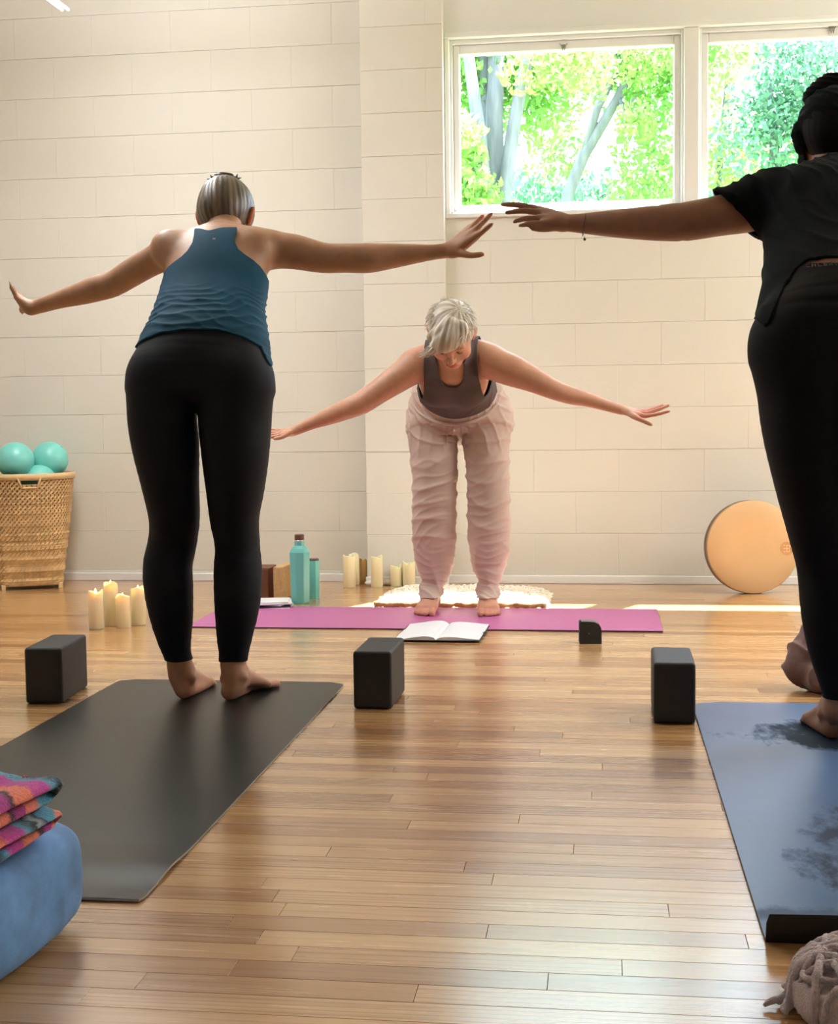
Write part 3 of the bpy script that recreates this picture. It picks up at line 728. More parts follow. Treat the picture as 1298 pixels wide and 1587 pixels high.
def vnoise(P, sc, seed=0):
    """cheap smooth noise from summed sines"""
    r = np.random.default_rng(seed); o = np.zeros(len(P))
    for i in range(7):
        d = r.normal(size=3); d *= sc*(.6+.9*r.random())/np.linalg.norm(d); o += np.sin(P@d*6.283+r.random()*6.28)
    return o/7*1.8
def fold(P, d, wl, seed, warp=.6, sharp=2.2):
    """ridged cloth folds running across direction d"""
    ph = P@np.asarray(d)/wl+vnoise(P, 1/(wl*7), seed)*warp*1.6+vnoise(P, 1/(wl*3), seed+1)*warp*.35
    return (1-np.abs(np.sin(ph*math.pi)))**sharp

def proj(V):
    Q = V-CP; d = Q@fw; return PX+F*(Q@rt)/d, PY-F*(Q@up)/d
def on_surface(V, px, py, lift=.002):
    V = np.asarray(V); x, y = proj(V); dd = np.hypot(x-px, y-py); near = dd < 3.0
    q = V-CP; t = q@fw; k = np.argmin(np.where(near, t, 1e9+dd)); d_ = ray(px, py); return CP+d_*(t[k]/(d_@fw))-d_/np.linalg.norm(d_)*lift
def K(px, py, Y, r, ry=None):
    p = W(px, py, Y); s = SCL(p); return (p[0], p[1], p[2], r*s) if ry is None else (p[0], p[1], p[2], r*s, ry)
def KE(pl, pr_, py, Y, ry=None, g=1.0):
    p = W((pl+pr_)/2, py, Y); s = SCL(p); r = (pr_-pl)/2*s*g; return (p[0], p[1], p[2], r, r*1.05 if ry is None else ry)
def foot(Fd, heel, toe, ankle, side, L=None, sc=1.0):
    """heel/toe: ground points; side +1: big toe on the right of the heading"""
    heel = np.array([heel[0], heel[1], 0.0]); toe = np.array([toe[0], toe[1], 0.0]); f = toe-heel; LL = np.linalg.norm(f); f /= LL; L = L or LL; r_ = np.array([f[1], -f[0], 0.0])*side; z = np.array([0, 0, 1.0]); z0 = .006
    def q(a, b, c, *rr): return tuple(heel+f*a*L+r_*b*sc+z*(c*sc+z0))+tuple(x*sc for x in rr)
    Fd.chain([q(.10, 0, .027, .024), q(.17, 0, .028, .029)], k=.01)
    Fd.chain([tuple(ankle)+(.030*sc, .033*sc), q(.22, 0, .075, .030, .036), q(.20, 0, .040, .029, .034)], side=r_, k=.02)
    Fd.chain([q(.24, .002, .062, .027, .030), q(.42, .004, .050, .030, .027), q(.60, .004, .034, .036, .019), q(.72, .002, .022, .041, .015)], side=r_, k=.022)
    Fd.chain([q(.15, -.008, .022, .024), q(.45, -.014, .016, .020), q(.70, -.022, .014, .015)], k=.015)
    Fd.ell(heel+f*.21*L+r_*.030*sc+z*.072*sc, np.array([.012, .012, .012])*sc, k=.012); Fd.ell(heel+f*.18*L-r_*.030*sc+z*.062*sc, np.array([.012, .012, .012])*sc, k=.012)
    for off, l0, l1, rad in ((.027, .74, .985, .0118), (.007, .76, .975, .0088), (-.007, .75, .94, .0082), (-.020, .72, .895, .0078), (-.032, .69, .84, .0078)):
        Fd.chain([q(l0, off*.92, .016, rad), q((l0+l1)/2, off*1.02, .014, rad), q(l1-rad/L, off*1.08, rad*.75, rad*1.02)], k=.004)
def hand(Fd, wrist, knuck, tips, thumb, rf=.0078, pr=.0125, palmk=.014, lift=None):
    """wrist: (3+r) ; knuck/tips: lists of points; thumb: 3 points"""
    w_ = np.array(wrist[:3])
    for i, (kn, tp) in enumerate(zip(knuck, tips)):
        kn, tp = np.array(kn), np.array(tp); st = w_+(kn-np.mean(knuck, 0))*.45
        Fd.chain([tuple(st)+(pr,), tuple((st+kn)/2)+(pr*.93,), tuple(kn)+(rf*1.18,)], k=palmk)
        mid = kn*.52+tp*.48+(np.zeros(3) if lift is None else np.array(lift)); r2 = rf*(.92 if i == 3 else 1)
        Fd.chain([tuple(kn)+(r2*1.12,), tuple(mid)+(r2,), tuple(kn*.2+tp*.8+(0 if lift is None else np.array(lift)*.6))+(r2*.9,), tuple(tp)+(r2*.72,)], k=.0035)
    a, b, c = [np.array(p) for p in thumb]
    Fd.chain([tuple(w_*.7+a*.3)+(pr*1.05,), tuple(a)+(rf*1.5,), tuple(b)+(rf*1.12,), tuple(b*.35+c*.65)+(rf*1.05,), tuple(c)+(rf*.8,)], k=.007)
def frame(fwd, upish):
    f = np.array(fwd, float); f /= np.linalg.norm(f); u = np.array(upish, float); u -= f*(u@f); u /= np.linalg.norm(u); x = np.cross(f, u); return np.stack([x, f, u], 1)
def head(Fd, c, R, s=1.0, face=True):
    """R columns: right, forward, up; c centre of the skull"""
    def P(x, y, z): return np.array(c)+R@(np.array([x, y, z])*s)
    def ch(keys, **kw): Fd.chain([tuple(P(*q[:3]))+tuple(r*s for r in q[3:]) for q in keys], side=R[:, 0], **kw)
    def el(p, r, **kw): Fd.ell(P(*p), np.array(r)*s, R, **kw)
    el((0, -.012, .022), (.074, .094, .083)); el((0, .028, -.005), (.064, .062, .070), k=.02)
    ch([(0, .035, -.040, .052, .050), (0, .052, -.085, .034, .030), (0, .062, -.104, .019, .018)], k=.02)      # jaw
    for x in (-1, 1): el((x*.042, .052, -.036), (.024, .026, .026), k=.018)                                     # cheeks
    ch([(-.042, .078, .016, .009), (0, .088, .019, .009), (.042, .078, .016, .009)], k=.014)                     # brow
    if face:
        for x in (-1, 1):
            el((x*.031, .092, -.004), (.017, .014, .011), k=.012, sub=True)
            el((x*.031, .073, -.004), (.0125, .0125, .0115), k=.003)                                              # eyeball under lid
        ch([(0, .088, .008, .007), (0, .100, -.020, .009), (0, .108, -.034, .0105)], k=.008)                      # nose
        for x in (-1, 1): el((x*.012, .097, -.037), (.008, .009, .0065), k=.006)
        el((0, .082, -.064), (.026, .016, .015), k=.012)
        ch([(-.022, .086, -.063, .0035), (-.008, .096, -.0595, .0052), (0, .0965, -.061, .0045), (.008, .096, -.0595, .0052), (.022, .086, -.063, .0035)], k=.004)
        ch([(-.020, .086, -.066, .0035), (0, .0955, -.071, .0062), (.020, .086, -.066, .0035)], k=.004)
        ch([(-.024, .091, -.0645, .0016), (0, .104, -.0645, .0016), (.024, .091, -.0645, .0016)], k=.002, sub=True)
    for x in (-1, 1):                                                                                            # ears
        ch([(x*.074, -.006, .018, .0075), (x*.083, -.016, .012, .007), (x*.083, -.018, -.004, .007), (x*.077, -.010, -.022, .0075), (x*.073, -.002, -.030, .006)], k=.006)
        el((x*.075, -.008, -.004), (.006, .012, .02), k=.006)
    return P
def skin_mat(name, col, rough=.5):
    t = NT(name); b = t.b; at = t.n('ShaderNodeAttribute'); at.attribute_name = 'tint'
    v = t.coord('Object'); nz = t.noise(v, 30, 6, .6); c = t.ramp(nz, [(.3, tuple(k*.90 for k in col)), (.7, tuple(min(1, k*1.08) for k in col))])
    t.l(t.mix(1.0, c, at.outputs['Color'], 'MULTIPLY'), b.inputs['Base Color']); b.inputs['Roughness'].default_value = rough
    b.inputs['Subsurface Weight'].default_value = .12; b.inputs['Subsurface Radius'].default_value = (1, .3, .15); b.inputs['Subsurface Scale'].default_value = .01
    t.bump(t.noise(v, 180, 4), .15, .001); return t.m
def hair_mat(name, c1, c2, rough=.4, spec=.5):
    t = NT(name); at = t.n('ShaderNodeAttribute'); at.attribute_name = 'tint'; sp_ = t.n('ShaderNodeSeparateColor'); t.l(at.outputs['Color'], sp_.inputs[0])
    t.l(t.mix(sp_.outputs[0], c1, c2), t.b.inputs['Base Color']); t.b.inputs['Roughness'].default_value = rough; t.b.inputs['Specular IOR Level'].default_value = spec; return t.m
def hair_mesh(name, Fh, iso, g, flow, parent, m, amp=.0016, freq=60, seed=0):
    """flow(P) -> angle-like coordinate constant along strands"""
    V, f = Fh.mesh(iso); N = vnorm(V, f); a = flow(V)
    st = .5*np.sin(a*freq+vnoise(V, 14, seed)*1.2)+.3*np.sin(a*freq*2.3+1+vnoise(V, 20, seed+2))+.25*np.sin(a*freq*.4)
    V = V+N*(st*amp)[:, None]; gg = g(V)+.004*np.sin(a*freq*.9)+.003*np.sin(a*freq*2.1)
    V2, f2 = clip(V, f, gg, .004); a2 = flow(V2)
    tone = np.clip(.5+.38*np.sin(a2*freq*.37+seed)+.3*np.sin(a2*freq*1.1+2), 0, 1)
    return add_mesh(name, V2, f2, m, parent, np.stack([tone]*3, 1))

# ------------------------------------------------------------------ wicker basket and balls
M['wicker'] = mat('bamboo_strip', (.66, .42, .19), .55, .2, 25, bump=.2, bscale=200); M['rim'] = mat('bamboo_rim', (.72, .50, .26), .5, .1, 10)
a = G(50, 903); SB = SCL(a); RB = 68*SB; HB = 172*SB
cyb = a[1]+40*SB+.03
if cyb+RB > YL-.02: cyb = YL-.02-RB
cb = W(47, 850, cyb)
bk = empty('wicker_basket', (cb[0], cyb, 0), .44); tag(bk, 'tall woven bamboo basket holding teal balls by the left wall', 'basket')
def bsurf(th, v, off=0.0):
    """rounded square at the foot turning into a circle at the rim"""
    sq = (1-min(1, v/.75))**1.2; r = RB*(.66+.34*v**.8)
    k = 1/max(abs(math.cos(th)), abs(math.sin(th)))
    rr = r*(1+(min(k, 1.30)-1)*sq*.9)+off
    if v < .9: rr += .0035*math.sin(v*60)*(1-v)
    return (rr*math.cos(th), rr*math.sin(th), .018+v*(HB-.018))
def strip_mesh(n, sgn, turns, wdt, off, holes=True):
    V, Fc = [], []
    nseg = 46
    for i in range(n):
        th0 = 2*math.pi*i/n
        for j in range(nseg+1):
            v = j/nseg; th = th0+sgn*turns*v
            wv = off+.0016*sgn*math.cos(math.pi*(j*turns/nseg*n/(math.pi)))
            for s in (-1, 1):
                p = bsurf(th+s*wdt/RB/2/(.66+.34*v), v, wv); V.append(p)
            if j < nseg:
                mid = (th0+sgn*turns*(v+.5/nseg)+math.pi/2) % (2*math.pi); mid = mid-2*math.pi if mid > math.pi else mid
                if abs(mid) < .20+.05*(v-.93)/.03 and .895 < v < .965: continue
                b0 = len(V)-2; Fc.append((b0, b0+1, b0+3, b0+2))
    return V, Fc
for sgn, nm in ((1, 'rising_weave'), (-1, 'falling_weave')):
    V, Fc = strip_mesh(58, sgn, 2.35, .0125, .001*sgn); o = pydata(nm, V, Fc, M['wicker'], bk); tag(o, kind='stuff')
    md = o.modifiers.new('thick', 'SOLIDIFY'); md.thickness = .0012
V, Fc = [], []
for i in range(40):
    for j in range(97):
        th = 2*math.pi*j/96; v = (i+.5)/42; zz = bsurf(th, v, -.0015)
        V += [zz, bsurf(th, v+.010, -.0015)]
        if j < 96:
            m_ = (th+math.pi/96+math.pi/2) % (2*math.pi); m_ = m_-2*math.pi if m_ > math.pi else m_
            if v < .42 or not (i % 1 == 0): b0 = len(V)-2; Fc.append((b0, b0+2, b0+3, b0+1)) if v < .42 else None
tag(pydata('level_weave', V, Fc, M['wicker'], bk), kind='stuff')
bm = bmesh.new(); add_lathe(bm, [(RB-.006, HB-.026), (RB+.003, HB-.027), (RB+.005, HB-.012), (RB+.003, HB+.001), (RB-.004, HB+.003), (RB-.009, HB-.002), (RB-.006, HB-.026)], 64); obj('rim', bm, M['rim'], bk, True)
bm = bmesh.new()
pts = [(-.052, .985), (-.052+.018, .895), (.052-.018, .895), (.052, .985)]
pp_ = []
for x_, v_ in pts:
    th = -math.pi/2+x_/RB; pp_.append(bsurf(th, v_*.985, .004))
add_tube(bm, [tuple(Vector(pp_[0]).lerp(Vector(pp_[1]), t)) for t in (0, .5, .95)]+[pp_[1]]+[tuple(Vector(pp_[1]).lerp(Vector(pp_[2]), t)) for t in (.1, .5, .9)]+[pp_[2]]+[tuple(Vector(pp_[2]).lerp(Vector(pp_[3]), t)) for t in (.05, .5, 1)], .0045, 8)
obj('handle_hole_trim', bm, M['rim'], bk, True)
bm = bmesh.new()
add_lathe(bm, [(RB*.5, .019), (RB*.5, .022)], 32); obj('base_panel', bm, M['wicker'], bk)
for sx in (-1, 1):
    for sy in (-1, 1): obj('leg', bx((sx*RB*.60-.010, sy*RB*.60-.010, 0), (sx*RB*.60+.010, sy*RB*.60+.010, .026), .002), M['rim'], bk)
M['ball'] = mat('teal_ball', (.20, .66, .60), .35, .03, 3, spec=.6)
rb = .086; zt = HB
for dx, dy, dz, lb in ((-.022, -.085, zt+.062, 'teal ball in front at the left on top of the basket'), (.085, .06, zt+.060, 'teal ball at the back right on top of the basket'), (.068, -.035, zt-.048, 'teal ball lower in the basket between the two upper ones'),
                      (-.075, .085, zt-.055, 'teal ball at the back left in the basket'), (-.06, -.03, zt-.110, 'teal ball deep in the basket seen through the handle hole')):
    o = empty('exercise_ball', (cb[0]+dx, cyb+dy, dz)); o.rotation_euler = (.3+dx*5, .5*dx*9, dy*20); tag(o, lb, 'ball', 'teal exercise balls')
    bm = bmesh.new(); bmesh.ops.create_uvsphere(bm, u_segments=40, v_segments=24, radius=rb); obj('ball_skin', bm, M['ball'], o, True)
    bm = bmesh.new(); add_lathe(bm, [(.0001, rb+.0012), (.006, rb+.0010), (.008, rb-.001)], 16); obj('plug', bm, M['teal'], o, True)

# ------------------------------------------------------------------ frame drum
a = G(1166, 921); s = SCL(a); RD = 72.5*s
M['drum_skin'] = mat('amber_drum_skin', (.95, .66, .36), .5, .10, 2.0, transl=.35); M['drum_rim'] = mat('dark_wood_rim', (.10, .032, .02), .4, .2, 30)
M['mark'] = mat('brown_ink', (.62, .34, .15), .6, .05)
dr = empty('frame_drum', (a[0], a[1]+.03, 0), .17); tag(dr, 'round amber frame drum standing upright near the end wall', 'drum')
tilt = Matrix.Translation((0, 0, 0)) @ Matrix.Rotation(-.06, 4, 'X')
def drum_part(nm, prof, m, n=72):
    bm = bmesh.new(); add_lathe(bm, prof, n)
    bmesh.ops.transform(bm, matrix=tilt @ Matrix.Translation((0, 0, RD+.001)) @ Matrix.Rotation(math.pi/2, 4, 'X'), verts=bm.verts); return obj(nm, bm, m, dr, True)
drum_part('rim', [(RD-.007, -.028), (RD, -.028), (RD, .026), (RD-.003, .028), (RD-.007, .026), (RD-.007, -.028)], M['drum_rim'])
drum_part('skin', [(.0001, .0292), (RD*.6, .0292), (RD-.004, .0290), (RD-.0005, .0265), (RD+.0008, .016)], M['drum_skin'])
def flat(nm, polys, m, y):
    V, Fc = [], []
    for p in polys:
        b0 = len(V); V += [tuple(tilt @ Vector((x, -y, z+RD))) for x, z in p]; Fc.append(tuple(range(b0, len(V))))
    return pydata(nm, V, Fc, m, dr)
ex = 52*s; ez = (849-852)*s; er = 10.5*s
ring = [[(ex+er*math.cos(t0), ez+er*math.sin(t0)), (ex+er*math.cos(t1), ez+er*math.sin(t1)), (ex, ez)] for t0, t1 in zip(np.linspace(0, 2*math.pi, 33)[:-1], np.linspace(0, 2*math.pi, 33)[1:])]
flat('emblem_disc', ring, M['mark'], .0296)
q = er*.5; wdt = er*.13
def bar(x0, z0, x1, z1): return [(ex+x0*q, ez+z0*q), (ex+x1*q, ez+z0*q), (ex+x1*q, ez+z1*q), (ex+x0*q, ez+z1*q)]
flat('emblem_letters', [bar(-.15, -1.1, .15, 1.1), bar(-1, -.15, -.15, .15), bar(-1, .8, -.4, 1.1), bar(-1, -1.1, -.4, -.8), bar(.15, .8, .8, 1.1), bar(.15, -.15, .8, .15), bar(.15, -1.1, .8, -.8), bar(.75, .2, 1.05, .85), bar(.75, -.85, 1.05, -.2)], M['drum_skin'], .0299)

# ------------------------------------------------------------------ sheepskin rug
def rug():
    A, B_ = G(576, 941), G(862, 943); x0, x1 = A[0], B_[0]-.03; y0 = YPB+.012; y1 = y0+.50
    r = empty('sheepskin_rug', ((x0+x1)/2, (y0+y1)/2, 0)); tag(r, 'folded white sheepskin rug behind the bare feet of the teacher', 'rug')
    nx, nyv = 150, 100; V = []; cx, cy = r.location.x, r.location.y; rn = np.random.default_rng(4)
    U, Vv = np.meshgrid(np.linspace(-1, 1, nx), np.linspace(-1, 1, nyv)); P = np.stack([U, Vv*1.0, U*0], -1).reshape(-1, 3)
    d = np.maximum(np.abs(U)**5+np.abs(Vv)**7, 0); h = .046*np.sqrt(np.clip(1-d, 0, 1))
    h = h*(.82+.16*vnoise(P, 3, 3).reshape(U.shape))+.004*vnoise(P, 14, 5).reshape(U.shape)+.003*rn.random(U.shape)
    X = U*(x1-x0)/2*(1+.015*vnoise(P, 4, 8).reshape(U.shape)); Y = Vv*(y1-y0)/2*(1+.03*vnoise(P, 3, 9).reshape(U.shape)*(Vv > 0))
    edge = (np.abs(U) > .985) | (np.abs(Vv) > .975); h[edge] = .0005
    h = np.maximum(h, .0005)
    V = np.stack([X, Y, h], -1).reshape(-1, 3); f = [(j*nx+i, j*nx+i+1, (j+1)*nx+i+1, (j+1)*nx+i) for j in range(nyv-1) for i in range(nx-1)]
    M['fleece'] = mat('white_fleece', (.86, .80, .68), .9, .08, 30, sheen=.3, bump=.8, bscale=120); M['hide'] = mat('tan_hide_edge', (.52, .32, .16), .8, .25, 30, bump=.6, bscale=60)
    pydata('fleece', V, f, M['fleece'], r, True)
    # tufts of wool
    TV, TF = [], []; r_ = random.Random(3)
    for k in range(2600):
        i, j = r_.randrange(3, nx-3), r_.randrange(2, nyv-3); p = V[j*nx+i]; 
        if p[2] < .006: continue
        nrm = np.cross(V[j*nx+i+1]-V[j*nx+i-1], V[(j+1)*nx+i]-V[(j-1)*nx+i]); nrm /= np.linalg.norm(nrm)+1e-9
        dr_ = nrm+np.array([r_.gauss(0, .6), r_.gauss(0, .6), r_.gauss(0, .3)]); dr_ /= np.linalg.norm(dr_); s_ = np.cross(dr_, [r_.random(), r_.random(), .3]); s_ /= np.linalg.norm(s_)
        L = r_.uniform(.004, .009); b0 = len(TV); p = p-nrm*.001; e2 = p+dr_*L; e2[2] = max(e2[2], .001); TV += [p-s_*.0022, p+s_*.0022, e2+s_*.001, e2-s_*.001]; TF.append((b0, b0+1, b0+2, b0+3))
    tag(pydata('wool_tufts', TV, TF, M['fleece'], r), kind='stuff')
    # tan folded front edge
    bm = bmesh.new(); n = 60; pts = [(-(x1-x0)/2+.01+((x1-x0)-.02)*i/n, -(y1-y0)/2+.012+.003*math.sin(i*.7)+.002*math.sin(i*2.1), .0135+.002*math.sin(i*.9)) for i in range(n+1)]
    add_tube(bm, pts, [.012+.0016*math.sin(i*1.3)+.001*math.sin(i*3.3) for i in range(n+1)], 10); obj('folded_edge', bm, M['hide'], r, True)
rug()

# ------------------------------------------------------------------ soft things made with fields
def from_field(name, Fh, m, parent, disp=None, iso=0):
    V, f = Fh.mesh(iso)
    if disp is not None: V = V+vnorm(V, f)*disp(V)[:, None]
    V[:, 2] = np.maximum(V[:, 2], .0006)
    return add_mesh(name, V, f, m, parent)
M['mauve'] = mat('mauve_velvet', (.20, .115, .105), .8, .25, 14, sheen=.25, bump=.2, bscale=150)
a = G(1252, 1079); cl = empty('cloth_bundle', (a[0], a[1]+.10, 0)); tag(cl, 'mauve brown cloth bundled on the floor beside the dark haired woman', 'blanket')
Fc_ = Field((a[0]-.18, a[1]-.15, -.01), (a[0]+.45, a[1]+.45, .30), .006)
s = SCL(a)
Fc_.chain([(a[0]-.01, a[1]+.10, .045, .048), (a[0]+.02, a[1]+.13, .10, .055), (a[0]+.055, a[1]+.15, .15, .045), (a[0]+.08, a[1]+.16, .185, .025)], k=.02)
Fc_.chain([(a[0]+.02, a[1]+.06, .03, .035), (a[0]+.10, a[1]+.05, .05, .05), (a[0]+.25, a[1]+.10, .06, .06), (a[0]+.38, a[1]+.18, .05, .05)], k=.03)
Fc_.chain([(a[0]+.06, a[1]+.16, .12, .05), (a[0]+.20, a[1]+.20, .10, .07), (a[0]+.36, a[1]+.25, .07, .06)], k=.03)
from_field('cloth', Fc_, M['mauve'], cl, lambda V: .010*fold(V, (.75, .1, -.6), .055, 5, .9))
# small cloth behind the bottle
M['shell'] = mat('brown_cream_cloth', (.50, .34, .26), .8, .5, 30)
a = G(447, 922); c0 = empty('cloth_pouch', (a[0], a[1], 0)); tag(c0, 'small brown and cream cloth pouch between the cork block and the tall bottle', 'pouch')
Fc_ = Field((a[0]-.09, a[1]-.08, -.01), (a[0]+.12, a[1]+.16, .17), .004)
Fc_.chain([(a[0]-.005, a[1]+.05, .03, .033), (a[0]-.012, a[1]+.06, .07, .030), (a[0]-.02, a[1]+.06, .105, .016)], k=.02); Fc_.chain([(a[0]+.01, a[1]+.03, .02, .024), (a[0]+.02, a[1]+.06, .05, .025)], k=.02)
from_field('pouch_body', Fc_, M['shell'], c0, lambda V: .005*fold(V, (.2, 0, 1), .03, 9))

# blue bolster (lower left)
def bolster():
    A, B_ = G(0, 1533), G(112, 1450); d = (B_-A)[:2]; ang = math.atan2(d[1], d[0]); dx = d/np.linalg.norm(d); nx_ = np.array([-dx[1], dx[0]])
    end = B_[:2]+dx*.082; hgt = .170; L = .62; wd = .27
    c = end-dx*L/2+nx_*wd/2+nx_*-.01
    M['velour'] = mat('steel_blue_velour', (.12, .28, .58), .75, .38, 9, sheen=.08, bump=.15, bscale=250)
    r = empty('bolster', (c[0], c[1], 0), ang); tag(r, 'steel blue velour bolster at the lower left corner under a folded blanket', 'bolster')
    N = 90; V = []; Fq = []
    rn = 40
    for i in range(N+1):
        t = -1+2*i/N; e = (1-abs(t)**8)**.5 if abs(t) < 1 else 0; e = .0+e
        sx = t*L/2*(1.0)
        e2 = max(e, .02)**.45
        for k in range(rn):
            th = 2*math.pi*k/rn; cs, sn = math.cos(th), math.sin(th)
            yy = math.copysign(abs(cs)**.42, cs)*wd/2*(.90+.10*e2)*e2; zz = math.copysign(abs(sn)**.42, sn)*hgt/2*(.88+.12*e2)*e2
            V.append((sx, yy, zz+hgt/2))
        if i:
            for k in range(rn): a0 = (i-1)*rn+k; b0 = (i-1)*rn+(k+1) % rn; Fq.append((a0, b0, b0+rn, a0+rn))
    Fq.append(tuple(range(rn))[::-1]); Fq.append(tuple(range(N*rn, N*rn+rn)))
    P = np.array(V); nn = P-np.array([0, 0, hgt/2]); nn /= np.linalg.norm(nn*np.array([.3, 1, 1]), axis=1)[:, None]+1e-6
    P += nn*(.006*vnoise(P, 6, 3)+.003*fold(P, (.5, .3, .8), .09, 4, 1.2))[:, None]; P[:, 2] = np.maximum(P[:, 2], .001)
    pydata('bolster_cover', P, Fq, M['velour'], r, True)
    return r, c, ang, hgt, L, wd
bol = bolster()
def woven():
    t = NT('woven_blanket'); v = t.coord('Object'); at = t.n('ShaderNodeAttribute'); at.attribute_name = 'UVMap'
    sx = t.n('ShaderNodeSeparateXYZ'); t.l(at.outputs['Vector'], sx.inputs[0])
    nz = t.noise(v, 22, 5, .7); m = t.n('ShaderNodeMath', operation='MULTIPLY_ADD'); t.l(nz, m.inputs[0]); m.inputs[1].default_value = .22; m.inputs[2].default_value = -.11
    a2 = t.n('ShaderNodeMath', operation='ADD'); t.l(m.outputs[0], a2.inputs[0]); t.l(sx.outputs[0], a2.inputs[1])
    fr_ = t.n('ShaderNodeMath', operation='FRACT'); t.l(a2.outputs[0], fr_.inputs[0])
    R_ = [(.00, (.95, .26, .18)), (.13, (.90, .28, .20)), (.17, (.12, .45, .65)), (.27, (.10, .40, .62)), (.30, (.012, .022, .04)), (.36, (.45, .55, .62)), (.40, (.012, .02, .035)), (.50, (.12, .42, .62)), (.54, (.60, .06, .42)), (.66, (.64, .07, .38)), (.70, (.95, .26, .14)), (.82, (.90, .24, .16)), (.86, (.04, .02, .05)), (.93, (.48, .05, .30))]
    c = t.ramp(fr_.outputs[0], R_); sp_ = t.noise(v, 160, 3, .6); c = t.mix(.45, c, t.ramp(sp_, [(.35, (.45, .40, .45)), (.6, (1, 1, 1))]), 'MULTIPLY')
    t.l(c, t.b.inputs['Base Color']); t.b.inputs['Roughness'].default_value = .95; t.b.inputs['Sheen Weight'].default_value = .2; t.bump(t.noise(v, 260, 4), .9, .003); return t.m
M['woven'] = woven()
def blanket():
    r0_, c, ang, hgt, L, wd = bol
    d = np.array([math.cos(ang), math.sin(ang)]); n_ = np.array([-d[1], d[0]])
    cc = c+d*(L/2-.385)+n_*.01
    r = empty('folded_blanket', (cc[0], cc[1], hgt+.004), ang+.05); tag(r, 'folded coral, teal and magenta woven blanket on the blue bolster', 'blanket')
    # serpentine profile in x-z, extruded along y
    LL = .56; th = .021; nf = 4; prof = []
    x0, x1 = -.30, .255
    u = 0
    for k in range(nf):
        z = .012+k*(th+.002)
        xs = np.linspace(x0, x1-.012*k*(k % 2), 26) if k % 2 == 0 else np.linspace(x1-.0*k, x0, 26)
        for x in xs: prof.append((x, z))
        if k < nf-1:
            s = 1 if k % 2 == 0 else -1; xe = xs[-1]
            for a in np.linspace(-math.pi/2, math.pi/2, 9)[1:-1]: prof.append((xe+s*.0125*math.cos(a), z+(th+.002)/2+(th+.002)/2*math.sin(a)))
    prof = np.array(prof); tang = np.gradient(prof, axis=0); tang /= np.linalg.norm(tang, axis=1)[:, None]+1e-9; nor = np.stack([-tang[:, 1], tang[:, 0]], 1)
    ring = []; ny_ = 44; n = len(prof); V = []; UV = []
    cum = np.r_[0, np.cumsum(np.linalg.norm(np.diff(prof, axis=0), axis=1))]
    for j in range(ny_+1):
        y = -.155+.30*j/ny_; e = math.sqrt(max(0, 1-(abs(2*j/ny_-1))**10))
        for side in (1, -1):
            for i in range(n):
                hh = th*.46*max(.15, e); p = prof[i]+nor[i]*hh*side
                wv = .006*math.sin(p[0]*16+j*.12)+.004*math.sin(j*.35+p[0]*8+p[1]*60)
                V.append((p[0]-.010*(1-e)+.004*math.sin(j*.5+p[1]*90), y+.005*math.sin(p[1]*140)+.003*math.sin(i*.3), p[1]+wv*(p[1]/.1)+.0)); UV.append((cum[i]*3.6+(j*.009), j/ny_))
    Fq = []; m = 2*n
    for j in range(ny_):
        for i in range(n-1):
            a0 = j*m+i; Fq.append((a0, a0+m, a0+m+1, a0+1)); b0 = j*m+n+i; Fq.append((b0, b0+1, b0+m+1, b0+m))
        for i in (0, n-1):
            a0 = j*m+i; b0 = j*m+n+i; q = (a0, b0, b0+m, a0+m); Fq.append(q if i == 0 else q[::-1])
    for j in (0, ny_):
        for i in range(n-1):
            a0 = j*m+i; b0 = j*m+n+i; q = (a0, a0+1, b0+1, b0); Fq.append(q if j == 0 else q[::-1])
    P = np.array(V); P += .0014*np.stack([vnoise(P, 50, 1), vnoise(P, 50, 2), vnoise(P, 50, 3)], 1)
    o = pydata('blanket_layers', P, Fq, M['woven'], r, True); uv = o.data.uv_layers.new(name='UVMap'); li = np.zeros(len(o.data.loops), int); o.data.loops.foreach_get('vertex_index', li)
    uv.data.foreach_set('uv', np.array(UV)[li].ravel())
    bm = bmesh.new(); rr = random.Random(9)
    for k in range(46):
        y = -.15+.29*rr.random(); z = .012+(th+.002)*rr.choice((1, 2, 3))
        x = .262; add_tube(bm, [(x-.004, y, z), (x+.004, y+.002, z+.002), (x+.009, y+.004*rr.random(), z-.004)], .0011, 5)
    tag(obj('loose_threads', bm, M['woven'], r), kind='stuff')
blanket()

